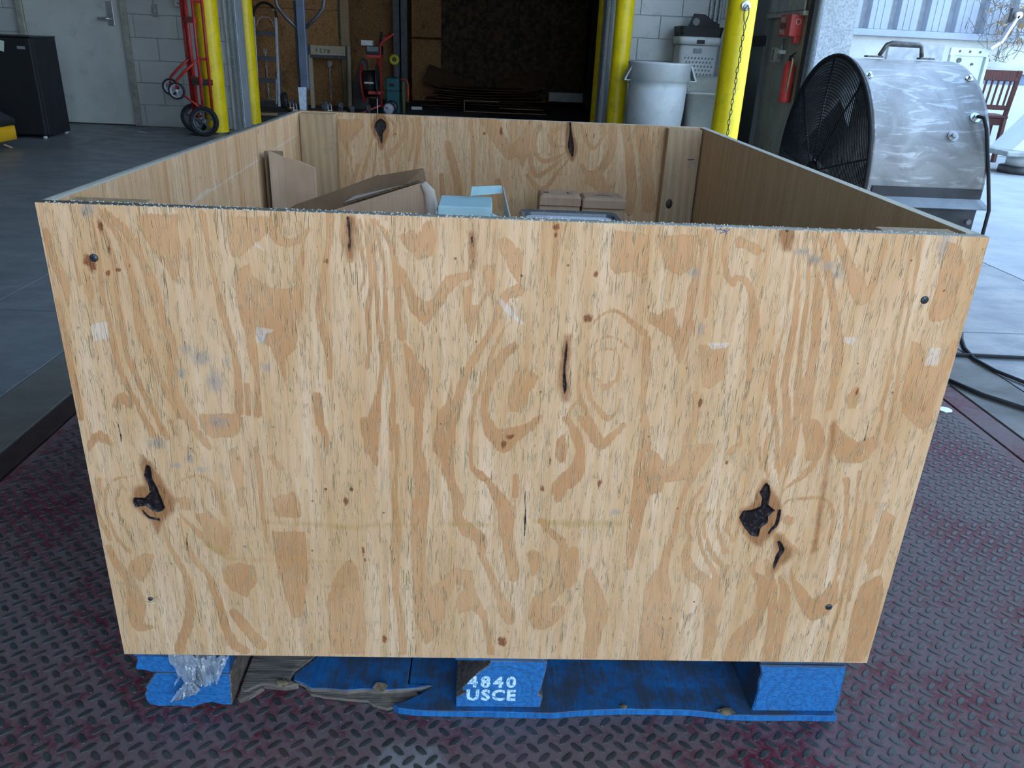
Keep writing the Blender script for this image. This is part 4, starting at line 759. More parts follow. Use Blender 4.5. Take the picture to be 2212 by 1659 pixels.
# open carton, tilted
ct = thing('cardboard_carton', 'open brown cardboard carton with a raised corrugated flap', 'carton', (0.215, 0.60, ZD))
def quadslab(P, t, m, par, name, nrm=None, edge=None):
    P = [Vector(p) for p in P]; n = (P[1]-P[0]).cross(P[2]-P[0]).normalized()*t
    k = len(P); b = MB(); b.add(P+[p-n for p in P], [tuple(range(k)), tuple(reversed(range(k, 2*k)))]+[(i, k+i, k+(i+1) % k, (i+1) % k) for i in range(k)])
    b.mi = [0, 0]+[1]*k
    return b.build(name, (m, edge or M_flute), par)
zr = lambda z: z-ZD
quadslab([(-0.185, -0.05, 0), (0.150, -0.03, 0), (0.160, -0.03, 0.515), (0.148, -0.03, 0.537), (-0.185, -0.05, 0.426)], 0.004, M_card, ct, 'front_side')
quadslab([(0.150, -0.025, 0), (0.165, 0.18, 0), (0.158, 0.18, 0.49), (0.160, -0.03, 0.528)], 0.004, M_card_pale, ct, 'end_side')
quadslab([(-0.185, -0.045, 0), (-0.185, 0.18, 0), (-0.18, 0.18, 0.40), (-0.185, -0.045, 0.426)], 0.004, M_card, ct, 'end_side')
quadslab([(-0.185, 0.18, 0), (0.16, 0.185, 0), (0.155, 0.185, 0.47), (-0.18, 0.185, 0.40)], 0.004, M_card, ct, 'back_side')
# raised flap, dark inside showing, bent once
f1 = [(-0.104, 0.022, 0.466), (-0.090, 0.036, 0.474), (-0.040, 0.055, 0.490), (0.059, 0.080, 0.527), (0.066, 0.02, 0.480), (-0.112, -0.015, 0.43)]
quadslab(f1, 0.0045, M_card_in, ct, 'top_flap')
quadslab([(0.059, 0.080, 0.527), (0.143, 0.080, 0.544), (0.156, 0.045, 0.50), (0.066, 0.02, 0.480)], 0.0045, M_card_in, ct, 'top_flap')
# second flap folded in over the front side, scuffed corner
quadslab([(0.008, -0.034, 0.497), (0.06, -0.036, 0.515), (0.143, -0.031, 0.541), (0.142, 0.02, 0.532), (0.02, 0.02, 0.500)], 0.004, M_card_pale, ct, 'front_flap')
MB().tube([(0.150, -0.033, 0.537), (0.161, -0.033, 0.522), (0.166, -0.031, 0.49), (0.166, -0.029, 0.43)], [0.006, 0.010, 0.012, 0.012], 10).build('crushed_corner', M_card_pale, ct)
# pale blue cardboard box, torn open
M_bluebox = mat_paint('pale_blue_card', (0.44, 0.66, 0.70), 0.6, 0, 0.05, 12)
bb = thing('paper_box', 'small pale blue paper box with a torn open end', 'box', (0.455, 0.47, ZD))
MB().bx((-0.056, -0.04, 0), (0.032, 0.055, zr(0.663))).build('body', M_bluebox, bb, bevel=0.002)
quadslab([(0.032, -0.045, zr(0.655)), (0.062, -0.035, zr(0.640)), (0.064, -0.035, zr(0.50)), (0.032, -0.045, zr(0.50))], 0.002, M_bluebox, bb, 'end_flap', edge=M_card_pale)
quadslab([(0.064, -0.035, zr(0.50)), (0.062, 0.05, zr(0.50)), (0.052, 0.05, zr(0.682)), (0.058, 0.0, zr(0.662)), (0.064, -0.03, zr(0.645))], 0.002, M_card_pale, bb, 'torn_side', edge=M_card_pale)
quadslab([(-0.005, 0.056, zr(0.663)), (0.05, 0.056, zr(0.67)), (0.048, 0.056, zr(0.683)), (-0.003, 0.056, zr(0.679))], 0.002, M_bluebox, bb, 'top_flap', edge=M_bluebox)
MB().bx((-0.0585, -0.043, 0), (-0.0565, 0.05, zr(0.655))).build('side_liner', M_card_pale, bb)
# clear storage bin with lid, contents white
M_lid = mat_paint('smoky_lid', (0.10, 0.105, 0.115), 0.25)
M_tub = mat_paint('frosted_tub', (0.52, 0.58, 0.66), 0.35)
tb = thing('storage_tub', 'low plastic storage tub with smoky grey rim, white inside', 'tub', (0.625, 0.50, ZD-0.0))
def rrect(hx, hy, r, n=6):
    o = []
    for cx, cy, a0 in ((hx-r, hy-r, 0), (-hx+r, hy-r, math.pi/2), (-hx+r, -hy+r, math.pi), (hx-r, -hy+r, 1.5*math.pi)):
        o += [(cx+r*math.cos(a0+math.pi/2*k/n), cy+r*math.sin(a0+math.pi/2*k/n)) for k in range(n+1)]
    return o
def loft(rings, m, par, name, smooth=False, cap=(True, True)):
    b = MB(); n = len(rings[0][0]); vs = []
    for pl, z in rings: vs += [(x, y, z) for x, y in pl]
    fs = [(i*n+j, i*n+(j+1) % n, (i+1)*n+(j+1) % n, (i+1)*n+j) for i in range(len(rings)-1) for j in range(n)]
    if cap[0]: fs.append(tuple(reversed(range(n))))
    if cap[1]: fs.append(tuple(range((len(rings)-1)*n, len(rings)*n)))
    b.add(vs, fs, 0, smooth); return b.build(name, m, par)
loft([(rrect(0.075, 0.055, 0.015), 0), (rrect(0.082, 0.062, 0.018), zr(0.614))], M_tub, tb, 'body')
loft([(rrect(0.088, 0.068, 0.02), zr(0.614)), (rrect(0.089, 0.069, 0.02), zr(0.634)), (rrect(0.085, 0.065, 0.019), zr(0.637)), (rrect(0.079, 0.052, 0.015), zr(0.635)), (rrect(0.078, 0.05, 0.015), zr(0.626))], M_lid, tb, 'rim')
loft([(rrect(0.0775, 0.0495, 0.014), zr(0.6265)), (rrect(0.0765, 0.0485, 0.014), zr(0.630))], mat_paint('tub_white', (0.66, 0.72, 0.80), 0.4), tb, 'lid_panel')
# two small kraft cartons with printed lids
M_print = mat_paint('dark_print', (0.10, 0.06, 0.045), 0.8)
for i, (x0, x1, z) in enumerate(((0.606, 0.706, 0.583), (0.709, 0.815, 0.580))):
    kc = thing('small_carton', ('small kraft carton with dark lid print beside the storage tub' if i == 0 else 'plain small kraft carton with a bent lid corner'), 'carton', ((x0+x1)/2, 1.07, ZD), 0)
    hw = (x1-x0)/2
    MB().bx((-hw+0.001, -0.03, 0), (hw-0.001, 0.05, zr(z)-0.024)).build('body', M_card, kc, bevel=0.002)
    lid = loft([(rrect(hw, 0.041, 0.004, 2), zr(z)-0.024), (rrect(hw, 0.043, 0.006, 2), zr(z)-0.006), (rrect(hw-0.006, 0.035, 0.01, 2), zr(z))], M_card, kc, 'lid')
    for (px_, py_, w_, h_) in (((-0.032, -0.005, 0.012, 0.016), (0.02, -0.004, 0.006, 0.02), (0.028, -0.004, 0.003, 0.012), (-0.04, 0, 0.001, 0.05)) if i == 0 else ((0.0, -0.006, 0.05, 0.002), (0.0, 0.0, 0.036, 0.0015), (0.0, 0.008, 0.024, 0.0015), (0.036, 0, 0.001, 0.05))):
        MB().bx((px_-w_/2, py_-h_/2, zr(z)-0.0002), (px_+w_/2, py_+h_/2, zr(z)+0.0004)).build('print_mark', M_print, lid)
    if i == 0:
        MB().bx((-0.03, -0.0312, zr(z)-0.05), (-0.008, -0.0298, zr(z)-0.042)).build('print_mark', M_print, kc)
        MB().bx((0.0, -0.0312, zr(z)-0.048), (0.036, -0.0298, zr(z)-0.040)).build('print_mark', M_print, kc)
# knot and nail in the right rear post, ink scribble on the front rim
kn_ = MB().lathe([(0.001, 0.0012), (0.006, 0.0010), (0.0085, 0.0)], 18, Matrix.Translation((0.954, 1.1868, 0.545)) @ Matrix.Rotation(math.pi/2, 4, 'X'), sy=1.5).build('knot', mat_paint('knot_dark', (0.04, 0.025, 0.018), 0.5), crate)
MB().bar((0.988, 1.186, 0.658), (1.004, 1.184, 0.659), 0.0025, 0.0025).build('nail', M_screw, crate)
M_bink = mat_paint('blue_ink', (0.04, 0.12, 0.30), 0.6)
ik = MB()
for x, z, a, l in ((0.727, 0.7312, 0.9, 0.004), (0.731, 0.7308, -0.5, 0.004), (0.735, 0.730, 0.2, 0.006), (0.738, 0.7285, 0.9, 0.006), (0.7345, 0.7275, -0.4, 0.005), (0.741, 0.730, -0.7, 0.004)):
    ik.box((x, -0.0002, z), (l, 0.0006, 0.0009), rot=Matrix.Rotation(a, 3, 'Y'))
ik.build('ink_scribble', M_bink, crate)

# ================================================================== steel posts and wall fittings
def bollard(x, y, r, label, h=1.55):
    b = thing('bollard', label, 'bollard', (x, y, 0))
    MB().lathe([(r, 0.0), (r, h-0.08), (r*0.97, h-0.05), (r*0.8, h-0.015), (r*0.5, h), (0.001, h+0.004)], 40).build('sleeve', M_yellow, b)
    MB().lathe([(r+0.004, -0.001), (r+0.004, 0.012), (r, 0.013)], 40).build('base_ring', M_dsteel, b)
    return b
bollard(-2.096, 7.13, 0.100, 'yellow bollard with a red hand truck leaning on it')
bollard(-1.995, 7.98, 0.088, 'yellow bollard just inside the store room, beside the silver hand truck')
bollard(1.735, 7.12, 0.086, 'yellow bollard beside the white trash can')
bollard(1.69, 7.98, 0.088, 'yellow bollard behind the right jamb of the store room opening')
b3 = bollard(2.285, 5.3, 0.103, 'yellow bollard with a steel chain hanging from an eye bolt')
# eye bolt + chain
eb = MB(); eb.lathe([(0.034, 0.0), (0.034, 0.004), (0.030, 0.006), (0.001, 0.006)], 24, Matrix.Translation((-0.005, -0.103, 1.225)) @ Matrix.Rotation(math.pi/2, 4, 'X'))
eb.build('washer', M_steel, b3)
MB().tube(arc((-0.005, 1.215), 0.017, 0, 2*math.pi, 18, 'XZ', -0.125)[:-1], 0.005, 8, closed=True).build('eye_bolt', M_steel, b3)
chain = thing('steel_chain', 'thin steel chain with snap hook hanging on the chain bollard', 'chain', (2.28, 5.160, 1.2))
MB().tube([(-0.012, 0, 0.01), (-0.016, 0, -0.03), (-0.008, 0, -0.075), (0.0, 0, -0.09), (0.008, 0, -0.075), (0.018, 0, -0.03), (0.014, 0, 0.01), (0.0, 0, 0.022)], 0.0042, 8, closed=True).build('snap_hook', M_dsteel, chain)
def link_mesh(L, w, r):
    P = []
    for i in range(14):
        a = 2*math.pi*i/14; P.append((w*math.cos(a), 0, L*math.copysign(abs(math.sin(a))**0.7, math.sin(a))))
    return MB().tube(P, r, 6, closed=True)
lme = link_mesh(0.021, 0.0085, 0.003).mesh('chain_link'); lme.materials.append(M_dsteel)
for k in range(30):
    link('chain_link', lme, chain, loc=(-0.0006*k+0.002*math.sin(k*1.3), 0.003*math.sin(k*0.9)-0.004, -0.112-k*0.0355), rot=(0, 0.05*math.sin(k), (k % 2)*math.pi/2*0.8+0.2))

sw = thing('wall_switch', 'grey steel switch plate on the block wall beside the door', 'wall switch', (-2.677, YB, 1.055))
MB().bx((-0.032, -0.008, -0.052), (0.032, 0.0, 0.052)).build('plate', M_steel, sw, bevel=0.003); MB().bx((-0.005, -0.016, -0.012), (0.005, -0.006, 0.012)).build('toggle', M_door, sw)
MB().bx((0.028, -0.0085, -0.05), (0.034, -0.001, 0.05)).build('plate_edge', M_white, sw)
sw2 = thing('junction_box', 'pale surface mounted junction box high on the block wall', 'junction box', (-2.44, YB, 1.17))
MB().bx((-0.03, -0.05, -0.075), (0.03, 0.0, 0.075)).build('box', M_door, sw2, bevel=0.004); MB().cyl((0.005, -0.052, -0.045), (0.005, -0.049, -0.045), 0.008, 12).build('knockout', M_dsteel, sw2)

# fire equipment on the cream wall
fe = thing('fire_extinguisher', 'red fire extinguisher hanging on the cream wall', 'fire extinguisher', (2.95, 5.985, 0.56))
MB().lathe([(0.001, 0), (0.043, 0.0), (0.046, 0.01), (0.046, 0.27), (0.03, 0.31), (0.015, 0.325)], 28).build('cylinder', M_red, fe)
MB().lathe([(0.018, 0.312), (0.018, 0.345), (0.012, 0.36)], 16, caps=True).build('valve', M_black, fe)
MB().bar((0, 0.01, 0.355), (0, -0.09, 0.385), 0.012, 0.006).build('lever', M_black, fe)
MB().tube([(0.0, -0.02, 0.345), (-0.01, -0.075, 0.33), (-0.01, -0.062, 0.2), (-0.01, -0.05, 0.08)], 0.008, 8).build('hose', mat_paint('hose_cream', (0.34, 0.31, 0.16), 0.6), fe)
fb = thing('fire_alarm', 'red fire alarm box with white lettering above the extinguisher', 'fire alarm', (2.945, 6.14, 1.06))
fbb = MB().bx((-0.05, -0.16, 0.0), (0.055, 0.10, 0.165)).build('housing', M_red, fb, bevel=0.006)
M_wlet = mat_paint('sign_white', (0.62, 0.6, 0.55), 0.6)
text_mesh('lettering', 'FIRE', 0.06, M_wlet, fbb, (-0.0512, 0.07, 0.105), (math.pi/2, 0, -math.pi/2), 0.0004, 0.001)
text_mesh('lettering', 'PULL', 0.055, M_wlet, fbb, (-0.0512, 0.07, 0.02), (math.pi/2, 0, -math.pi/2), 0.0004, 0.001)
MB().bx((-0.056, -0.06, 0.06), (-0.05, 0.05, 0.1)).build('pull_bar', mat_paint('dark_red', (0.16, 0.01, 0.01), 0.5), fb, bevel=0.002)
MB().tube(arc((0.012, 0.11), 0.02, 0, 2*math.pi, 16, 'XZ', -0.163)[:-1], 0.003, 6, closed=True).build('ring', M_wlet, fb)
MB().bx((0.0, -0.161, -0.05), (0.05, -0.10, 0.0)).build('lower_tab', M_red, fb)
cd = thing('conduit_box', 'grey conduit and slotted outlet box on the cream wall', 'outlet box', (2.975, 6.42, 0.86))
MB().bx((-0.035, -0.05, 0), (0.025, 0.05, 0.12)).build('box', M_dframe, cd, bevel=0.005); MB().bx((-0.036, -0.02, 0.02), (-0.0345, 0.0, 0.10)).build('slot', M_black, cd)
MB().cyl((-0.005, -0.12, 0.03), (-0.005, -0.12, 0.19), 0.014, 12).build('conduit', M_galv, cd); MB().bx((-0.03, -0.15, 0.07), (0.024, -0.09, 0.10)).build('strap', M_white, cd)

# ================================================================== left side: fridge, yellow truck, red hand truck
fg = thing('mini_fridge', 'black mini fridge standing in front of the pale grey door', 'fridge', (-3.24, 6.2, 0), 0.06)
MB().bx((-0.5, 0.055, 0.018), (0.0, 0.475, 0.79)).build('body', M_black, fg, bevel=0.006)
MB().bx((-0.5, 0.0, 0.03), (0.0, 0.048, 0.785)).build('door', M_black, fg, bevel=0.01)
MB().bx((-0.51, 0.0, 0.79), (0.006, 0.475, 0.803)).build('top', mat_paint('fridge_top', (0.03, 0.035, 0.035), 0.3), fg, bevel=0.004)
MB().bx((-0.105, -0.004, 0.70), (-0.045, 0.001, 0.722)).build('badge', mat_paint('badge_grey', (0.35, 0.33, 0.33), 0.4), fg, bevel=0.001)
for x, y in ((-0.03, 0.03), (-0.47, 0.03), (-0.03, 0.44), (-0.47, 0.44)): MB().cyl((x, y, 0), (x, y, 0.02), 0.016, 12).build('foot', M_white, fg)
pn = MB().add([(-3.60, 6.166, 0.80), (-3.43, 6.176, 0.755), (-3.445, 6.173, 0.675), (-3.60, 6.163, 0.715)], [(0, 1, 2, 3)])
pn.add([(a, b+0.0015, c) for a, b, c in pn.v], [(3, 2, 1, 0)])
pno = pn.build('paper_note', mat_paint('pale_green_paper', (0.62, 0.72, 0.62), 0.7, 0, 0.03)); tag(pno, 'pale green paper note taped on the black mini fridge', 'paper')
M_tyel = mat_paint('truck_yellow', (0.75, 0.40, 0.01), 0.35, 0, 0.05)
yt = thing('pallet_truck', 'yellow powered pallet truck with a black sloping cover', 'pallet truck', (-3.60, 5.45, 0))
def rbox(x0, x1, y0, y1, z0, z1, r, m, par, name, top=1.0, lean=0.0):
    cx, cy = (x0+x1)/2, (y0+y1)/2; hx, hy = (x1-x0)/2, (y1-y0)/2
    R = []
    for q, s in ((0, 0.94), (0.08, 1.0), (0.9, 1.0*top), (1.0, 0.93*top)):
        R.append(([(cx+lean*q+a*s, cy+b*s) for a, b in rrect(hx, hy, r)], z0+(z1-z0)*q))
    return loft(R, m, par, name, True)
rbox(-0.75, 0.43, -0.32, 0.22, 0.055, 0.175, 0.06, M_tyel, yt, 'chassis')
rbox(-0.75, 0.44, -0.30, 0.22, 0.17, 0.215, 0.06, M_black, yt, 'bumper')
loft([([(-0.75, -0.3), (0.43, -0.28), (0.43, 0.2), (-0.75, 0.22)], 0.21), ([(-0.75, -0.25), (0.30, -0.22), (0.30, 0.15), (-0.75, 0.2)], 0.30), ([(-0.75, -0.2), (0.10, -0.15), (0.10, 0.1), (-0.75, 0.15)], 0.47)], M_rubber, yt, 'cover')
for x in (0.25, -0.5):
    for y in (-0.22, 0.14): MB().cyl((x, y-0.03, 0.055), (x, y+0.03, 0.055), 0.055, 20).build('wheel', M_rubber, yt)
MB().bar((0.36, 0.1, 0.03), (0.40, 0.14, 0.0), 0.012, 0.012).build('foot_peg', M_pinex, yt)

def wheel(parent, c, r, w, axis, rim_m, spokes=5, name='wheel', tyre=0.24, hubm=None):
    M = Matrix.Translation(c) @ {'Y': Matrix.Rotation(math.pi/2, 4, 'X'), 'X': Matrix.Rotation(math.pi/2, 4, 'Y')}[axis]
    ri = r*(1-tyre)
    wo = MB().lathe([(ri, -w*0.42), (r*0.95, -w/2), (r, -w*0.3), (r, w*0.3), (r*0.95, w/2), (ri, w*0.42), (ri, -w*0.42)], 36, M).build(name, M_rubber, parent)
    MB().lathe([(ri*0.86, -w*0.3), (ri*0.999, -w*0.38), (ri*0.999, w*0.38), (ri*0.86, w*0.3), (ri*0.86, -w*0.3)], 36, M).build('rim', rim_m, wo)
    h = MB(); h.lathe([(r*0.02, -w*0.5), (r*0.18, -w*0.5), (r*0.18, w*0.5), (r*0.02, w*0.5)], 18, M)
    if spokes:
        for k in range(spokes):
            a = 2*math.pi*k/spokes+0.3; d = Vector((math.cos(a), math.sin(a), 0)); h.bar(M @ (d*r*0.15), M @ (d*ri*0.9), r*0.12, w*0.35, up=(0, 1, 0) if axis == 'Y' else (1, 0, 0))
    else: h.lathe([(r*0.15, -w*0.12), (ri*0.9, -w*0.2), (ri*0.9, w*0.2), (r*0.15, w*0.12)], 30, M)
    h.build('hub', hubm or rim_m, wo); return wo
rt = thing('red_hand_truck', 'red convertible hand truck with small fold-out wheels, leaning on the left bollard', 'hand truck', (-2.1, 6.86, 0))
M_wgrey = mat_paint('wheel_grey', (0.13, 0.14, 0.16), 0.45, 0.3)
M_wwhite = mat_paint('wheel_pale', (0.50, 0.52, 0.58), 0.4)
wheel(rt, (-0.02, -0.03, 0.131), 0.131, 0.055, 'Y', M_wgrey, 5); wheel(rt, (-0.205, 0.28, 0.131), 0.131, 0.055, 'Y', M_wgrey, 5)
wheel(rt, (-0.248, 0.0, 0.385), 0.075, 0.03, 'Y', M_wwhite, 4, 'caster_wheel', 0.22); wheel(rt, (-0.38, 0.22, 0.405), 0.075, 0.03, 'Y', M_wwhite, 4, 'caster_wheel', 0.22)
MB().cyl((-0.02, -0.06, 0.131), (-0.215, 0.31, 0.131), 0.010, 10).build('axle', M_dsteel, rt)
for a, b in (((-0.028, 0, 0.14), (-0.022, 0, 1.42)), ((0.056, 0, 0.14), (0.062, 0, 1.42))): MB().tube([a, b], 0.0135, 8).build('side_rail', M_red, rt)
for a, b in (((-0.20, 0.25, 0.14), (-0.205, 0.25, 1.42)), ((-0.155, 0.22, 0.14), (-0.16, 0.22, 1.42))): MB().tube([a, b], 0.018, 8).build('side_rail', M_red, rt)
for z in (0.665, 1.13): MB().bar((-0.025, 0, z), (0.058, 0, z), 0.016, 0.024).build('cross_brace', M_red, rt)
for z in (0.48, 0.98, 1.35): MB().bar((-0.02, 0, z), (-0.18, 0.24, z+0.01), 0.03, 0.045).build('cross_brace', M_red, rt)
MB().tube([(-0.025, 0, 0.66), (-0.15, 0, 0.56), (-0.235, 0, 0.48), (-0.248, 0, 0.40)], 0.0125, 8).build('folding_strut', M_red, rt)
MB().tube([(-0.18, 0.23, 0.66), (-0.30, 0.22, 0.56), (-0.37, 0.22, 0.49), (-0.38, 0.22, 0.42)], 0.0125, 8).build('folding_strut', M_red, rt)
MB().tube([(-0.20, 0.0, 0.36), (-0.05, 0.0, 0.245)], 0.010, 8).build('stay_rod', M_red, rt)
MB().bx((-0.12, 0.05, 0.44), (0.05, 0.12, 0.49)).build('lock_bar', M_dsteel, rt, bevel=0.006)
MB().bx((-0.19, -0.0, 0.002), (-0.05, 0.2, 0.01)).build('toe_plate', M_dsteel, rt)

# ================================================================== pallet jack in front of the opening
pj = thing('pallet_jack', 'grey blue pallet jack with an upright loop handle, behind the crate', 'pallet jack', (-1.0, 6.0, 0))
M_jack = mat_paint('jack_blue_grey', (0.10, 0.125, 0.17), 0.4, 0.2, 0.08, 10)
MB().bx((-0.032, -0.02, 0.50), (0.035, 0.03, 1.28)).build('handle_column', M_jack, pj, bevel=0.006)
MB().bx((-0.05, -0.012, 0.26), (-0.034, 0.05, 1.28)).build('control_rod', M_black, pj, bevel=0.004)
lpp = [(-0.028, 0, 0.945), (-0.12, 0, 1.03), (-0.178, 0, 1.10), (-0.19, 0, 1.17), (-0.18, 0, 1.25), (-0.12, 0, 1.29), (0, 0, 1.30), (0.12, 0, 1.29), (0.18, 0, 1.25), (0.19, 0, 1.17), (0.178, 0, 1.10), (0.12, 0, 1.03), (0.03, 0, 0.955)]
MB().tube(lpp, 0.014, 10).build('loop_handle', M_dsteel, pj)
MB().bx((-0.11, -0.016, 1.15), (0.02, -0.005, 1.19)).build('decal', M_wlet, pj)
quadslab([(-0.034, -0.045, 0.515), (0.034, -0.045, 0.518), (0.025, -0.06, 0.30), (-0.024, -0.06, 0.298)], 0.05, mat_paint('pale_blue_steel', (0.52, 0.60, 0.68), 0.5, 0.2, 0.12, 40), pj, 'pump_cover', edge=M_dsteel)
MB().lathe([(0.075, 0.16), (0.075, 0.27), (0.05, 0.31), (0.03, 0.33)], 24, caps=True).build('pump', M_dsteel, pj)
MB().bx((-0.26, 0.06, 0.10), (0.26, 0.20, 0.30)).build('body', M_jack, pj, bevel=0.02)
for x in (-0.19, 0.19): MB().bx((x-0.08, 0.19, 0.045), (x+0.08, 1.05, 0.085)).build('fork', M_jack, pj, bevel=0.008)
for x in (-0.06, 0.06): MB().cyl((x-0.025, 0, 0.085), (x+0.025, 0, 0.085), 0.085, 24).build('steer_wheel', M_rubber, pj)
for x in (-0.19, 0.19): MB().cyl((x-0.04, 0.95, 0.036), (x+0.04, 0.95, 0.036), 0.036, 16).build('load_roller', M_rubber, pj)
MB().bx((-0.05, -0.04, 0.1), (0.05, 0.08, 0.18)).build('yoke', M_dsteel, pj)

# ================================================================== store room things
M_alu = mat_paint('aluminium', (0.62, 0.66, 0.72), 0.35, 0.25, 0.1, 30)
st = thing('silver_hand_truck', 'silver aluminium hand truck with a black looped handle', 'hand truck', (-2.38, 10.25, 0))
for x0, x1 in ((-0.135, -0.145), (0.135, 0.140)):
    MB().bar((x0, -0.06, 0.02), (x1, 0.06, 1.09), 0.03, 0.042).build('side_rail', M_alu, st, bevel=0.004)
for z, m in ((0.90, M_alu), (0.60, M_alu), (0.335, M_alu)):
    y = -0.06+0.12*z/1.07; MB().bar((-0.135, y, z), (0.135, y, z), 0.014, 0.055).build('cross_bar', M_wgrey, st, bevel=0.003)
lp = [(-0.145, 0.06, 1.05)]+[(0.145*math.cos(a), 0.06+0.03*math.sin(a), 1.10+0.16*math.sin(a)) for a in [math.pi-math.pi*k/10 for k in range(11)]]+[(0.14, 0.06, 1.05)]
MB().tube(lp, 0.016, 10).build('loop_handle', M_black, st)
MB().tube([(0.105, 0.074, 1.19), (0.122, 0.07, 1.165)], 0.019, 10).build('grip_band', mat_paint('masking_tape', (0.45, 0.38, 0.2), 0.7), st)
MB().tube([(-0.11, 0.05, 0.98), (-0.09, 0.055, 1.05), (-0.05, 0.06, 1.09), (0.05, 0.06, 1.09), (0.09, 0.055, 1.05), (0.11, 0.05, 0.98)], 0.006, 6).build('brace_wire', M_alu, st)
for s in (-1, 1): wheel(st, (s*0.19, 0.0, 0.10), 0.10, 0.045, 'X', M_wgrey, 0)
MB().cyl((-0.22, 0, 0.10), (0.22, 0, 0.10), 0.009, 8).build('axle', M_steel, st)
MB().bx((-0.16, -0.22, 0.004), (0.14, -0.055, 0.012)).build('toe_plate', M_dsteel, st)
MB().bx((-0.16, -0.065, 0.004), (0.14, -0.052, 0.08)).build('toe_back', M_dsteel, st)
MB().bar((0.10, -0.085, 0.05), (0.115, -0.07, 0.36), 0.026, 0.012).build('stair_glide', M_alu, st)
MB().bar((0.15, 0.0, 0.12), (0.15, 0.02, 0.46), 0.03, 0.012).build('wheel_bracket', M_wgrey, st)

wfm = thing('lumber_trestle', 'pale lumber trestle with hand written letters, standing against the board wall', 'trestle', (-1.59, 10.45, 0))
tb_ = MB().bx((-0.265, -0.03, 0.67), (0.20, 0.02, 0.785)).build('top_rail', M_pale, wfm, bevel=0.003)
MB().bx((-0.29, -0.028, 0.0), (-0.24, 0.02, 0.668)).build('leg', M_pale, wfm, bevel=0.003)
MB().bar((0.225, -0.004, 0.0), (0.235, 0.0, 0.79), 0.085, 0.045).build('leg', M_pale, wfm, bevel=0.003)
for x in (-0.285, 0.235): MB().bx((x-0.03, -0.036, 0.68), (x+0.03, -0.029, 0.79)).build('corner_plate', M_dsteel, wfm, bevel=0.002)
MB().bx((-0.265, -0.035, 0.63), (0.19, 0.02, 0.668)).build('lower_rail', M_dsteel, wfm, bevel=0.003)
M_ink = mat_paint('marker_ink', (0.08, 0.075, 0.06), 0.8)
for k, ch in enumerate('IS78'):
    text_mesh('hand_letter', ch, 0.066, M_ink, tb_, (-0.19+k*0.05, -0.0306, 0.702-0.002*k), (math.pi/2, 0.08, 0), 0.0004, 0.0012)
def hang_chain(x, y, ztop, n, label, lock=None):
    c = thing('wall_chain', label, 'chain', (x, y, ztop)); me = link_mesh(0.02, 0.010, 0.0045).mesh('chain_link'); me.materials.append(M_steel)
    for k in range(n): link('chain_link', me, c, loc=(0.002*math.sin(k), -0.006, -0.02-k*0.032), rot=(0, 0.1*math.sin(k*2), (k % 2)*1.4))
    MB().bx((-0.03, 0.0, -0.03), (0.03, 0.008, 0.03)).build('anchor_plate', M_steel, c)
    if lock: MB().bx((-0.02, -0.03, lock-0.03), (0.02, -0.008, lock+0.03)).build('padlock', M_steel, c, bevel=0.004)
hang_chain(-1.69, 10.89, 0.56, 15, 'steel chain hanging on the board wall between the lumber trestle legs', -0.02)
hang_chain(-2.56, 10.89, 0.68, 19, 'steel chain with padlock hanging behind the silver hand truck', -0.5)
hang_chain(-2.02, 10.89, 0.95, 12, 'steel chain hanging beside the pallet jack handle')

def caster(parent, x, y, z, up=True):
    s = 1 if up else -1; c = MB().bx((x-0.03, y-0.03, z), (x+0.03, y+0.03, z+s*0.006)).build('caster', M_steel, parent)
    MB().bx((x-0.022, y-0.018, z), (x-0.017, y+0.018, z+s*0.07)).bx((x+0.017, y-0.018, z), (x+0.022, y+0.018, z+s*0.07)).build('fork', M_steel, c)
    MB().cyl((x-0.015, y, z+s*0.068), (x+0.015, y, z+s*0.068), 0.038, 18).build('caster_wheel', M_wgrey, c)
def dolly(x, y, z, rz, label, lean=0.0):
    d = thing('furniture_dolly', label, 'dolly', (x, y, z), rz); d.rotation_euler = (lean, 0, rz)
    for yy in (-0.17, 0.17): MB().bx((-0.27, yy-0.045, 0), (0.27, yy+0.045, 0.025)).build('side_board', M_pinex, d, bevel=0.003)
    for xx in (-0.21, 0.21): MB().bx((xx-0.045, -0.22, 0.0255), (xx+0.045, 0.22, 0.05)).build('cross_board', M_pinex, d, bevel=0.003)
    for xx in (-0.21, 0.21):
        for yy in (-0.16, 0.16): caster(d, xx, yy, 0.05)
dolly(-1.72, 9.62, 0.0, 0.35, 'upturned wooden dolly lying in front of the pale lumber trestle')
dolly(-1.22, 9.28, 0.0, -0.5, 'upturned wooden dolly beside the red strapping cart')
MB_p = MB().bx((-0.55, -0.06, 0), (0.55, 0.06, 0.03)).build('loose_plank', M_pinex, None, bevel=0.003, loc=(-2.2, 9.15, 0.0), rot=(0, 0, 0.15)); tag(MB_p, 'loose brown plank on the store room floor', 'plank')

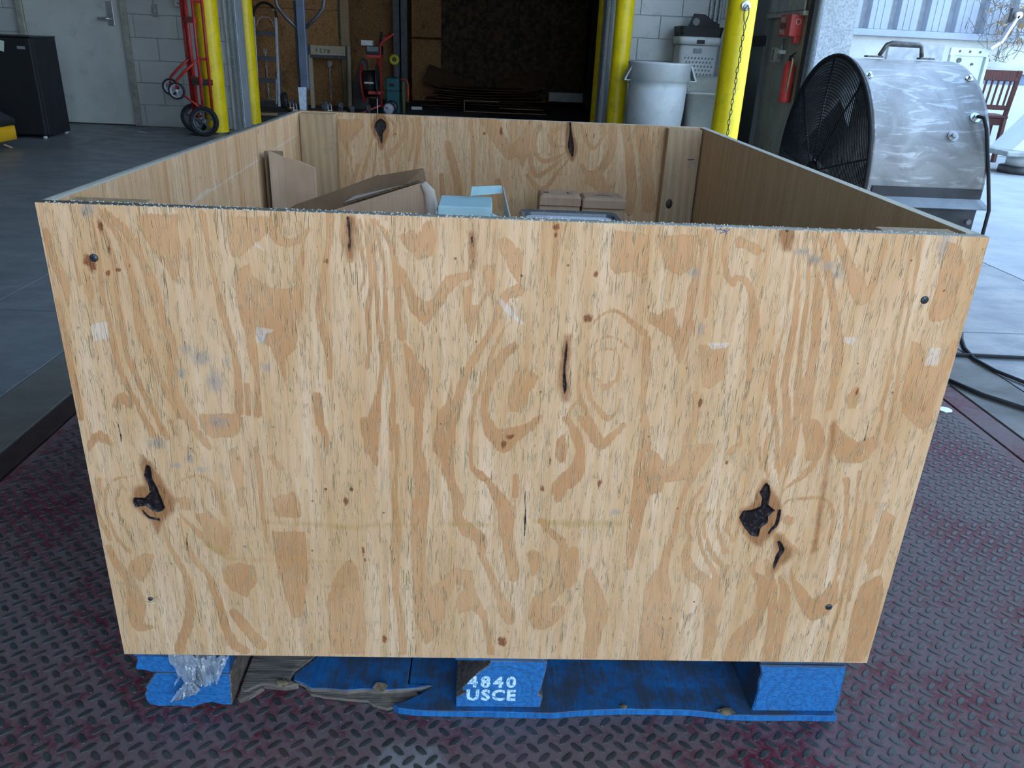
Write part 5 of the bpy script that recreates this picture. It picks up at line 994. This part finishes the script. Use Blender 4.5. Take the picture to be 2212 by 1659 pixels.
rc = thing('strapping_cart', 'red two-wheeled strapping cart carrying a reel and trays', 'cart', (-0.9, 9.9, 0))
for y, dx_ in ((-0.14, 0.05), (0.14, -0.02)):
    MB().tube([(dx_, y, 0.10), (dx_, y, 0.83), (dx_+0.03, y, 0.87), (dx_+0.16, y, 0.955)], 0.013, 8).build('side_rail', M_red, rc)
MB().tube([(0.21, -0.14, 0.955), (0.14, 0.14, 0.955)], 0.013, 8).build('handle', M_red, rc)
MB().bx((-0.13, -0.17, 0.675), (0.05, 0.15, 0.715)).build('upper_tray', M_red, rc, bevel=0.004); MB().bx((-0.11, -0.17, 0.25), (0.05, 0.15, 0.29)).build('lower_tray', M_red, rc, bevel=0.004)
for x, m in ((-0.19, M_red), (0.0, M_dsteel)):
    Mx = Matrix.Translation((x, 0, 0.37)) @ Matrix.Rotation(math.pi/2-0.08, 4, 'Y')
    MB().lathe([(0.06, -0.004), (0.235, -0.004), (0.24, 0.0), (0.235, 0.004), (0.06, 0.004)], 36, Mx).build('reel_flange', m, rc)
MB().lathe([(0.001, -0.09), (0.16, -0.09), (0.16, 0.09), (0.001, 0.09)], 30, Matrix.Translation((-0.095, 0, 0.37)) @ Matrix.Rotation(math.pi/2-0.08, 4, 'Y')).build('strap_coil', M_black, rc)
MB().bx((-0.155, -0.165, 0.375), (-0.04, -0.155, 0.395)).build('coil_label', M_wlet, rc)
for s in (-1, 1): wheel(rc, (0.145, s*0.13, 0.085), 0.085, 0.035, 'Y', M_wwhite, 0)
MB().cyl((0.145, -0.15, 0.085), (0.145, 0.15, 0.085), 0.008, 8).build('axle', M_steel, rc)
MB().bar((0.04, -0.14, 0.12), (-0.20, -0.16, 0.02), 0.03, 0.02).build('foot_bar', M_red, rc); MB().bar((0.0, -0.15, 0.0), (0.0, -0.15, 0.2), 0.02, 0.012).build('stand_leg', M_alu, rc)
MB().bar((0.04, 0.13, 0.10), (0.145, 0.13, 0.085), 0.02, 0.012).build('axle_arm', M_red, rc); MB().bar((0.04, -0.13, 0.12), (0.145, -0.13, 0.085), 0.02, 0.012).build('axle_arm', M_red, rc)
tr_ = thing('tool_tray', 'black tray of strapping tools on the red cart', 'tray', (-0.93, 9.88, 0.7155))
MB().bx((-0.10, -0.12, 0), (0.09, 0.12, 0.10)).build('tray', M_black, tr_, bevel=0.006); MB().bx((-0.085, -0.121, 0.035), (0.055, -0.119, 0.09)).build('label', mat_paint('grey_label', (0.16, 0.19, 0.2), 0.5), tr_)
MB().bar((0.06, 0, 0.10), (0.085, 0.02, 0.26), 0.022, 0.022).build('tool_handle', M_black, tr_); MB().bx((-0.16, -0.08, 0.10), (-0.02, 0.05, 0.16)).build('seal_box', M_white, tr_, bevel=0.003)
tc_ = thing('tool_case', 'teal plastic tool case standing behind the red cart', 'tool case', (-0.76, 10.25, 0))
MB().bx((-0.08, -0.1, 0.0), (0.10, 0.15, 0.44)).build('body', mat_paint('teal_plastic', (0.0, 0.10, 0.12), 0.4), tc_, bevel=0.015); MB().bx((-0.081, -0.103, 0.27), (0.101, 0.152, 0.285)).build('seam', M_black, tc_)
MB().bx((-0.03, -0.12, 0.33), (0.03, -0.1, 0.37)).build('latch', M_black, tc_)
os_ = thing('orange_strap', 'orange strap loop hanging over an olive stake beside the teal case', 'strap', (-0.58, 10.2, 0))
MB().bx((-0.045, -0.02, 0), (-0.01, 0.02, 0.40)).build('stake', mat_paint('olive_wood', (0.13, 0.12, 0.05), 0.7), os_, bevel=0.003)
MB().tube([(-0.07, 0, 0.42), (-0.03, 0, 0.43), (0.01, 0, 0.42), (0.03, 0, 0.36), (0.03, 0, 0.24), (0.028, 0, 0.14)], [0.008, 0.009, 0.011, 0.013, 0.014, 0.012], 8).build('strap', mat_paint('strap_orange', (0.62, 0.09, 0.02), 0.5), os_)
yg = MB().tube(arc((-0.72, 0.66), 0.045, 0, 2*math.pi, 20, 'XZ', 10.13)[:-1], 0.022, 10, closed=True).build('tape_roll', mat_paint('tape_yellow', (0.42, 0.36, 0.02), 0.5)); tag(yg, 'yellow tape roll hanging beside the red cart handle', 'tape roll')
hk = MB().bar((-0.72, 10.15, 0.66), (-0.72, 10.50, 0.66), 0.02, 0.02).bx((-0.735, 10.495, 0), (-0.705, 10.525, 0.72)).build('hook_stand', M_dsteel); tag(hk, 'dark steel hook stand behind the red cart', 'stand')
gs = MB().prism([(-0.22, 0), (0.0, 0), (0.0, 0.34), (-0.02, 0.62), (-0.08, 0.66), (-0.2, 0.36)], 0, 0.2, 'Y').build('grey_hood', mat_paint('faded_grey', (0.13, 0.12, 0.11), 0.7), None, bevel=0.02, loc=(-1.12, 10.5, 0)); tag(gs, 'faded grey angular hood beside the pale lumber trestle', 'hood')
# flattened cartons
M_dcard = mk_card('old_card', (0.11, 0.066, 0.036), (0.17, 0.105, 0.06))
rf = random.Random(11)
for k in range(9):
    z = 0.004+k*0.034; wx = 0.85-0.03*k+rf.uniform(-0.12, 0.12)
    b = MB(); n = 9; vs = []
    for s in (0, 1):
        for i in range(n):
            u = i/(n-1)*2-1
            bow = 0.0 if k < 2 else (0.01*k)*(0.35*u*u+0.1*math.sin(3*u+k))
            for yy in (-0.35, 0.3): vs.append((u*wx, yy+rf.uniform(-0.02, 0.02), z+bow+s*0.008))
    fs = []
    for i in range(n-1):
        a = 2*i; o = 2*n; fs += [(a, a+1, a+3, a+2), (o+a, o+a+2, o+a+3, o+a+1), (a, a+2, o+a+2, o+a), (a+1, o+a+1, o+a+3, a+3)]
    fs += [(0, 2*n, 2*n+1, 1), (2*n-2, 2*n-1, 4*n-1, 4*n-2)]
    o = b.add(vs, fs).build('flattened_carton', M_dcard, None, loc=(0.45+rf.uniform(-0.08, 0.12), 11.55+rf.uniform(-0.05, 0.05), 0))
    tag(o, 'flattened brown carton, %s' % ('lowest in the pile on the store room floor', 'second up in the store room pile', 'third up in the store room pile', 'fourth up in the store room pile', 'fifth up in the store room pile', 'sixth up in the store room pile', 'seventh up in the store room pile', 'eighth up in the store room pile', 'topmost on the store room pile')[k], 'cardboard', 'flattened cartons piled in the store room')
for x0, rz, lab in ((-0.1, 0.30, 'flattened carton leaning up at the left end of the pile'), (1.0, -0.24, 'flattened carton leaning up at the skirting board end of the pile')):
    o = MB().box((0, 0, 0), (0.75, 0.5, 0.012)).build('flattened_carton', M_dcard, None, loc=(x0, 12.32, 0.33), rot=(0.5, rz, 0)); tag(o, lab, 'cardboard')
bx_ = thing('carton_tray', 'shallow open brown carton lying on its side in front of the pile', 'carton', (0.45, 10.92, 0))
for a, b in (((-0.28, 0, 0), (0.9, 0.12, 0.008)), ((-0.28, 0, 0.008), (-0.27, 0.12, 0.145)), ((-0.28, 0, 0.145), (0.22, 0.12, 0.153)), ((0.23, 0, 0.06), (0.85, 0.12, 0.068))): MB().bx(a, b).build('card_side', M_card, bx_)
wp = MB().box((0, 0, 0), (0.15, 0.1, 0.04)).build('white_slip', M_white, None, bevel=0.004, loc=(-0.50, 10.95, 0.02), rot=(0, 0, 0.1)); tag(wp, 'small white packet on the store room floor', 'packet')
sc_ = MB().box((0, 0, 0), (0.10, 0.035, 0.0015)).build('paper_scrap', M_white, None, loc=(-2.75, 6.95, 0.001), rot=(0, 0, -0.5)); tag(sc_, 'small white paper scrap on the floor by the door', 'paper')

# ================================================================== bins on the right
wbn = thing('trash_can', 'round white plastic trash can with a deep rim, beside a bollard', 'trash can', (2.035, 6.72, 0))
MB().lathe([(0.20, 0.004), (0.225, 0.02), (0.255, 0.4), (0.262, 0.60), (0.258, 0.602), (0.262, 0.62), (0.265, 0.66), (0.28, 0.665), (0.278, 0.79), (0.286, 0.80), (0.286, 0.815), (0.268, 0.815), (0.262, 0.70), (0.24, 0.35), (0.20, 0.03), (0.001, 0.03)], 48).build('body', M_white, wbn)
for s in (-1, 1):
    quadslab([(s*0.262, -0.08, 0.795), (s*0.262, 0.08, 0.795), (s*0.322, 0.075, 0.665), (s*0.322, -0.075, 0.665)], 0.012, M_white, wbn, 'handle', edge=M_white)
    quadslab([(s*0.255, -0.07, 0.665), (s*0.255, 0.07, 0.665), (s*0.322, 0.075, 0.664), (s*0.322, -0.075, 0.664)], 0.008, M_white, wbn, 'handle', edge=M_white)
M_beige = mat_paint('beige_plastic', (0.42, 0.43, 0.38), 0.5, 0, 0.06, 6, dirt=(0.22, 0.21, 0.17, 0.4))
bbn = thing('recycling_bin', 'beige rectangular plastic bin with an open rolled rim', 'bin', (2.56, 6.86, 0))
b_ = []
for s, z in ((0.86, 0.0), (0.88, 0.02), (1.0, 0.585), (1.06, 0.587), (1.06, 0.61), (0.97, 0.612), (0.95, 0.56), (0.84, 0.06)): b_.append(([(x*s, y*s) for x, y in rrect(0.24, 0.17, 0.07)], z))
bo_ = loft(b_, M_beige, bbn, 'body', True)
for v in bo_.data.vertices:
    if v.co.z > 0.5:
        q = min(1.0, max(0.0, (0.10-v.co.y)/0.16)); v.co.z += 0.10-0.13*q*q*(3-2*q)
hm = thing('laundry_hamper', 'white perforated plastic hamper behind the beige bin', 'hamper', (2.47, 7.24, 0))
loft([(rrect(0.16, 0.13, 0.04), 0.0), (rrect(0.185, 0.15, 0.045), 0.97)], M_white, hm, 'body', True)
loft([(rrect(0.198, 0.163, 0.05), 0.975), (rrect(0.203, 0.168, 0.05), 1.03), (rrect(0.195, 0.16, 0.05), 1.045)], M_white, hm, 'rim', True)
pf = MB()
for i in range(9):
    for j in range(5):
        x = -0.13+i*0.0325+(0.016 if j % 2 else 0); z = 0.72+j*0.035; y = -0.13-0.02*z/0.97
        if x < 0.14: pf.box((x, y+0.002, z), (0.013, 0.006, 0.018), rot=Matrix.Rotation(0.6, 3, 'Y'))
po = pf.build('perforations', mat_paint('hole_dark', (0.16, 0.18, 0.18), 0.8), hm); po['kind'] = 'stuff'
MB().bx((-0.04, -0.169, 0.985), (0.035, -0.158, 1.02)).build('hand_hole', M_black, hm); MB().bx((-0.06, -0.156, 0.905), (0.02, -0.146, 0.945)).build('label_slot', mat_paint('slot_grey', (0.25, 0.27, 0.27), 0.6), hm, bevel=0.003)
bt = thing('black_caddy', 'black plastic caddy with a raised carrying handle on top of the white hamper', 'caddy', (2.47, 7.24, 1.046))
loft([(rrect(0.19, 0.15, 0.03), 0.0), (rrect(0.205, 0.165, 0.035), 0.085)], M_black, bt, 'tray')
cadp = [(-0.10, 0.085), (-0.055, 0.20), (0.05, 0.195), (0.14, 0.14), (0.195, 0.12), (0.195, 0.086)]
hp_ = MB().prism(cadp, -0.008, 0.012, 'Y').build('handle', M_black, bt, bevel=0.006)
MB().cyl((-0.03, -0.0095, 0.13), (-0.03, 0.0135, 0.13), 0.033, 20).build('grip_hole', mat_paint('hole_grey', (0.22, 0.24, 0.24), 0.8), hp_)
cp_ = MB(); 
for i in range(3): cp_.bx((2.60+i*0.045, YB-0.035, 1.11), (2.63+i*0.045, YB-0.002, 2.4))
cpo = cp_.build('vent_duct', M_galv, None, bevel=0.006); tag(cpo, 'fluted pale metal duct on the block wall above the hamper', 'duct')

# ================================================================== drum fan
M_drum = None
def mk_drum():
    t = NT('scuffed_drum_metal'); p = t.geo(); n = t.noise(p, 5, 5, 0.65, 1.4); n2 = t.noise(t.map(p, (3, 9, 14)), 2, 4, 0.6, 2.0)
    c = t.mix(t.ss(n, 0.35, 0.65), (0.20, 0.20, 0.20), (0.29, 0.29, 0.29)); c = t.mix(t.ss(n2, 0.55, 0.62, 0, 0.55), c, (0.43, 0.45, 0.47))
    t.bump(n, 0.0006); return t.out(c, t.ss(n2, 0.4, 0.7, 0.5, 0.38), 0.35)
M_drum = mk_drum()
fan = thing('drum_fan', 'large grey drum fan with a black wire guard on a dark base', 'fan', (2.0, 2.3, 0))
XF, XB, RF, ZF = -0.2, 0.215, 0.42, 0.495
def fan_ring(x, r, t): return [(x, r*math.cos(a), ZF+r*math.sin(a)) for a in [2*math.pi*k/64 for k in range(64)]]
FR = Matrix.Translation((0, 0, ZF)) @ Matrix.Rotation(math.pi/2, 4, 'Y')
MB().lathe([(RF, XF), (RF+0.008, XF), (RF+0.008, XF+0.012), (RF, XF+0.014), (RF, XB-0.008), (RF+0.003, XB), (RF-0.004, XB), (RF-0.006, XF), (RF, XF)], 72, FR).build('drum', M_drum, fan)
g = MB()
for k in range(1, 36): g.tube(fan_ring(XF-0.015-0.012*(1-(k/36)**2), 0.03+k*0.0111, 0), 0.0018, 4, closed=True)
g.tube(fan_ring(XF-0.008, RF+0.006, 0), 0.008, 8, closed=True)
go = g.build('guard_rings', M_black, fan); go['label'] = 'black concentric wire guard'
for k in range(9):
    a = 2*math.pi*k/9+math.pi/2-0.07; MB().tube([(XF-0.031, 0.02*math.cos(a), ZF+0.02*math.sin(a)), (XF-0.024, 0.25*math.cos(a), ZF+0.25*math.sin(a)), (XF-0.01, RF*math.cos(a), ZF+RF*math.sin(a))], 0.0036, 5).build('guard_spoke', M_black, fan)
MB().lathe([(0.001, -0.04), (0.04, -0.038), (0.04, -0.02)], 24, Matrix.Translation((XF, 0, ZF)) @ Matrix.Rotation(math.pi/2, 4, 'Y')).build('guard_cap', M_black, fan)
MB().cyl((-0.05, 0, ZF), (0.14, 0, ZF), 0.085, 24).build('motor', M_dsteel, fan); MB().cyl((-0.12, 0, ZF), (-0.05, 0, ZF), 0.05, 20).build('hub', M_dsteel, fan)
for k in range(4):
    a = math.pi/2*k+0.4; d = Vector((0, math.cos(a), math.sin(a))); tn = Vector((0, -math.sin(a), math.cos(a))); c0 = Vector((-0.085, 0, ZF))
    quadslab([c0+d*0.05+tn*0.04+Vector((0.03, 0, 0)), c0+d*0.385+tn*0.12+Vector((0.05, 0, 0)), c0+d*0.385-tn*0.10-Vector((0.05, 0, 0)), c0+d*0.05-tn*0.04-Vector((0.03, 0, 0))], 0.004, M_drum, fan, 'blade', edge=M_drum)
for s in (-1, 1): MB().bar((0.10, 0, ZF), (0.10, s*(RF-0.005), ZF), 0.03, 0.01).build('motor_bracket', M_dsteel, fan)
M_base = mat_paint('base_dark', (0.075, 0.08, 0.09), 0.5, 0.3, 0.12, 12); M_flange = mat_paint('base_flange', (0.26, 0.28, 0.30), 0.5, 0.3, 0.1, 12)
for s in (-1, 1):
    MB().bx((XF+0.02, s*0.415-0.012, 0.02), (XB-0.005, s*0.415+0.012, 0.445)).build('base_side', M_base, fan, bevel=0.003)
    MB().bx((XF+0.02, s*0.424-0.003, 0.475), (XB-0.005, s*0.424+0.003, 0.512)).build('base_band', M_base, fan)
    quadslab([(XF+0.02, s*0.428, 0.476), (XB-0.003, s*0.428, 0.476), (XB+0.02, s*0.462, 0.447), (XF+0.02, s*0.462, 0.447)], 0.003, M_flange, fan, 'base_flange', edge=M_flange)
    for x in (XF+0.05, XB-0.04): MB().cyl((x, s*0.40, 0), (x, s*0.40, 0.03), 0.03, 16).build('foot', M_rubber, fan)
    MB().cyl((XB-0.03, s*0.427, 0.40), (XB-0.03, s*0.440, 0.40), 0.009, 12).build('bolt', M_steel, fan)
MB().bx((XF+0.02, -0.40, 0.03), (XB-0.01, 0.40, 0.055)).build('base_pan', M_base, fan)
M_hand = mat_paint('handle_grey', (0.20, 0.20, 0.20), 0.45, 0.5, 0.2, 60)
hz = ZF+RF
hd = MB(); hd.tube([(-0.055, 0, hz+0.012), (-0.035, 0, hz+0.05), (-0.015, 0, hz+0.055), (0.085, 0, hz+0.055), (0.10, 0, hz+0.048), (0.108, 0, hz+0.012)], [0.008, 0.008, 0.011, 0.011, 0.008, 0.008], 8)
hd.box((-0.075, 0, hz+0.008), (0.06, 0.03, 0.006)).box((0.125, 0, hz+0.008), (0.055, 0.03, 0.006)).build('carry_handle', M_hand, fan)
def drum_pt(x, z): return (x, -math.sqrt(max(0, RF**2-(z-ZF)**2)), z)
def drum_bolt(x, z, r, name='bolt'):
    p = Vector(drum_pt(x, z)); n = Vector((0, p.y, p.z-ZF)).normalized(); b = MB(); b.cyl(p-n*0.002, p+n*0.004, r*1.7, 16).cyl(p, p+n*0.014, r*0.8, 6).build(name, M_steel, fan)
for x, z, r in ((-0.175, 0.858, 0.008), (0.192, 0.862, 0.008), (0.085, 0.68, 0.011)): drum_bolt(x, z, r)
drum_bolt(0.168, 0.741, 0.011, 'cable_gland')
cp = Vector(drum_pt(0.168, 0.741))
cpts = [cp+Vector((0, -0.012, 0.006)), cp+Vector((0.01, -0.035, 0.004)), cp+Vector((0.02, -0.05, -0.03)), (0.215, -0.42, 0.58), (0.222, -0.475, 0.45), (0.215, -0.49, 0.3), (0.22, -0.49, 0.1), (0.225, -0.48, 0.02), (0.235, -0.50, 0.008)]
# slack on the floor: two loops running off to the right
import itertools
loopA = [(0.20, -0.56, 0.007), (0.155, -0.66, 0.007), (0.13, -0.76, 0.007), (0.14, -0.86, 0.007), (0.19, -0.98, 0.007), (0.30, -1.10, 0.007), (0.5, -1.2, 0.007)]
MB().tube(list(map(Vector, cpts))+[Vector(p) for p in loopA], 0.0062, 8).build('power_cord', M_rubber, fan)
pc = MB().tube([(1.93, 1.36, 0.007), (1.98, 1.24, 0.007), (2.05, 1.15, 0.007), (2.16, 1.075, 0.007), (2.3, 1.04, 0.007), (2.6, 1.05, 0.007)], 0.0068, 8).build('extension_cord', M_rubber); tag(pc, 'black extension cord lying at the edge of the floor scale', 'cord')
pc2 = MB().tube([(1.86, 1.60, 0.007), (2.0, 1.585, 0.007), (2.2, 1.575, 0.007), (2.45, 1.56, 0.007), (2.8, 1.54, 0.007)], 0.0066, 8).build('extension_cord', M_rubber); tag(pc2, 'black extension cord running straight across the concrete behind the coil', 'cord')

# ================================================================== yard outside the bay door
M_side = mat_paint('siding_blue_grey', (0.32, 0.37, 0.44), 0.45, 0.15, 0.05, 3)
M_sgap = mat_paint('siding_gap', (0.17, 0.19, 0.22), 0.5)
M_rend = mat_paint('white_render', (0.60, 0.62, 0.60), 0.8, 0, 0.06, 4, dirt=(0.30, 0.30, 0.27, 0.4))
yw = MB().bx((3.34, 8.62, 0), (12, 8.9, 1.17)).build('wall_yard', M_rend); structure(yw, 'white rendered yard wall with blue grey ribbed siding above')
MB().bx((3.34, 8.66, 1.23), (12, 8.9, 4.5)).build('siding_backing', M_sgap, yw)
MB().bx((3.34, 8.56, 1.165), (12, 8.68, 1.235)).build('ledge_trim', M_side, yw, bevel=0.006)
for i in range(26):
    x = 3.36+i*0.33
    MB().prism([(x, 8.66), (x+0.03, 8.615), (x+0.245, 8.615), (x+0.275, 8.66)], 1.237, 4.45, 'Z').build('siding_panel', M_side, yw, bevel=0.003)
    for q in (0.10, 0.175): MB().bx((x+q-0.008, 8.609, 1.24), (x+q+0.008, 8.616, 4.45)).build('siding_rib', M_side, yw, bevel=0.002)
MB().bx((4.98, 8.585, 0.6), (5.62, 8.62, 1.10)).build('wall_hatch', mat_paint('hatch_grey', (0.42, 0.44, 0.48), 0.5), yw, bevel=0.006)
M_chair = mk_lumber('mahogany', (0.085, 0.026, 0.022), (0.13, 0.045, 0.035), (0.05, 0.016, 0.014))
ch = thing('wooden_chair', 'dark red brown wooden chair with a slatted back outside the bay door', 'chair', (5.62, 7.6, 0), -0.30)
for s in (-1, 1):
    MB().bar((s*0.19, -0.20, 0), (s*0.185, -0.19, 0.43), 0.04, 0.04).build('leg', M_chair, ch, bevel=0.004)
    MB().bar((s*0.19, 0.22, 0), (s*0.185, 0.20, 0.43), 0.04, 0.04).build('leg', M_chair, ch, bevel=0.004)
    MB().bar((s*0.185, -0.185, 0.43), (s*0.19, -0.27, 0.88), 0.042, 0.032).build('back_post', M_chair, ch, bevel=0.004)
MB().bx((-0.215, -0.21, 0.425), (0.215, 0.24, 0.455)).build('seat', M_chair, ch, bevel=0.01)
MB().bx((-0.19, -0.2, 0.36), (0.19, -0.18, 0.425)).build('seat_rail', M_chair, ch); MB().bx((-0.19, 0.19, 0.36), (0.19, 0.21, 0.425)).build('seat_rail', M_chair, ch)
MB().bar((-0.19, -0.262, 0.83), (0.19, -0.262, 0.83), 0.024, 0.10).build('top_rail', M_chair, ch, bevel=0.006); MB().bar((-0.19, -0.208, 0.53), (0.19, -0.208, 0.53), 0.02, 0.045).build('lower_rail', M_chair, ch, bevel=0.004)
for k in range(6): MB().bar((-0.135+k*0.054, -0.212, 0.55), (-0.135+k*0.054, -0.255, 0.79), 0.018, 0.012, up=(0, 1, 0)).build('slat', M_chair, ch)
for z in (0.14, 0.2): MB().bar((-0.19, 0.21, z), (0.19, 0.21, z), 0.016, 0.03).build('stretcher', M_chair, ch)
M_cab = mat_paint('cabinet_white', (0.60, 0.64, 0.63), 0.4, 0, 0.04, 3)
wm = thing('white_counter', 'white counter unit with a grey worktop outside, behind the chair', 'counter', (6.0, 8.1, 0))
MB().bx((-0.55, -0.2, 0.0), (1.2, 0.45, 0.80)).build('body', M_cab, wm, bevel=0.01); MB().bx((-0.6, -0.25, 0.84), (1.25, 0.47, 0.88)).build('worktop', mat_paint('worktop_beige', (0.50, 0.50, 0.42), 0.5), wm, bevel=0.008)
MB().bx((-0.56, -0.21, 0.74), (1.2, -0.195, 0.84)).build('blue_band', mat_paint('band_blue', (0.15, 0.22, 0.34), 0.5), wm)
wk = thing('white_trolley', 'white machine on a grey foot with a round clear window, beside the chair', 'machine', (5.72, 6.45, 0))
quadslab([(-0.42, -0.02, 0.215), (0.6, -0.02, 0.17), (0.6, 0.0, 0.95), (-0.08, 0.0, 0.62)], 0.35, M_cab, wk, 'body', edge=M_cab)
MB().bx((-0.52, -0.12, 0.165), (0.6, 0.40, 0.212)).build('base_plate', mat_paint('plate_grey', (0.32, 0.34, 0.33), 0.5), wk, bevel=0.01)
MB().lathe([(0.15, 0.07), (0.15, 0.165)], 28, Matrix.Translation((-0.2, 0.1, 0)), caps=True).build('pedestal', M_white, wk); MB().lathe([(0.20, 0.0), (0.20, 0.06), (0.17, 0.07)], 28, Matrix.Translation((-0.2, 0.1, 0)), caps=True).build('foot', M_dsteel, wk)
MB().lathe([(0.155, 0.0), (0.165, 0.01), (0.15, 0.022), (0.09, 0.03), (0.001, 0.032)], 32, Matrix.Translation((-0.10, -0.026, 0.42)) @ Matrix.Rotation(math.pi/2, 4, 'X')).build('window', mat_paint('cloudy_glass', (0.42, 0.43, 0.40), 0.15, 0, 0.25, 9), wk)
br_ = thing('steel_bracket', 'white perforated steel bracket frame standing behind the fan', 'bracket', (5.12, 7.2, 0))
M_brk = mat_paint('bracket_white', (0.60, 0.68, 0.66), 0.45, 0, 0.04, 10)
MB().bx((-0.19, 0, 0.99), (0.19, 0.03, 1.06)).build('top_rail', M_brk, br_, bevel=0.003); MB().bar((0.18, 0.015, 0), (0.18, 0.015, 0.99), 0.06, 0.03).build('upright', M_brk, br_, bevel=0.003); MB().bar((-0.17, 0.015, 0), (-0.17, 0.015, 0.99), 0.05, 0.03).build('upright', M_brk, br_, bevel=0.003)
MB().bx((-0.145, 0.01, 0.55), (0.15, 0.02, 0.99)).build('web_plate', M_brk, br_)
for x, z, r in ((-0.1, 1.03, 0.012), (0.0, 1.03, 0.012), (0.1, 1.03, 0.012), (-0.085, 0.95, 0.022), (0.05, 0.92, 0.012)): MB().cyl((x, -0.003, z), (x, 0.012, z), r, 14).build('hole', M_dsteel, br_)
ar = emp('folding_arm', br_, (0.15, -0.05, 1.06))
MB().bar((0.0, 0, 0.0), (0.09, 0, 0.06), 0.05, 0.03).build('lower_arm', M_steel, ar, bevel=0.004); MB().bar((0.085, 0, 0.05), (0.19, 0, 0.30), 0.06, 0.025).build('upper_arm', M_steel, ar, bevel=0.004); MB().cyl((0.19, -0.03, 0.30), (0.19, 0.04, 0.30), 0.03, 16).build('pivot', M_steel, ar)
MB().bx((0.14, 0.02, 0.24), (0.28, 0.06, 0.36)).build('dark_mount', M_dsteel, ar)
vn = MB(); rv = random.Random(4)
for k in range(70):
    p = Vector((6.15+rv.gauss(0, 0.16), 8.46+rv.uniform(-0.05, 0.05), max(1.0, 1.5+rv.gauss(0, 0.22)))); pts = [p]
    for s in range(5): p = p+Vector((rv.gauss(0, 0.05), rv.gauss(0, 0.02), rv.gauss(-0.015, 0.05))); p.y = min(max(p.y, 8.4), 8.52); p.z = max(p.z, 0.96); pts.append(p)
    vn.tube(pts, 0.0035, 4)
for k in range(8):
    p = Vector((6.12+0.03*k, 8.36, 1.35)); pts = [p]
    for s in range(6): p = p+Vector((rv.gauss(-0.01, 0.02), 0, -0.06)); pts.append(p)
    vn.tube(pts, 0.004, 4)
for k in range(60):
    x, y, z = 6.2+rv.gauss(0, 0.14), 8.34+rv.uniform(-0.05, 0.05), 1.15+abs(rv.gauss(0, 0.25)); a = rv.uniform(0, 6.28); L = 0.035
    vn.add([(x-L*math.cos(a), y, z-L*math.sin(a)), (x+L*0.3*math.sin(a), y-0.01, z-L*0.3*math.cos(a)), (x+L*math.cos(a), y, z+L*math.sin(a)), (x-L*0.3*math.sin(a), y+0.012, z+L*0.3*math.cos(a))], [(0, 1, 2, 3)], 1)
vno = vn.build('dried_vine', (mat_paint('dry_stem', (0.20, 0.19, 0.17), 0.8), mat_paint('dry_leaf', (0.30, 0.20, 0.11), 0.8))); vno['kind'] = 'stuff'; tag(vno, 'tangle of dried vine hanging on the yard wall', 'vine')
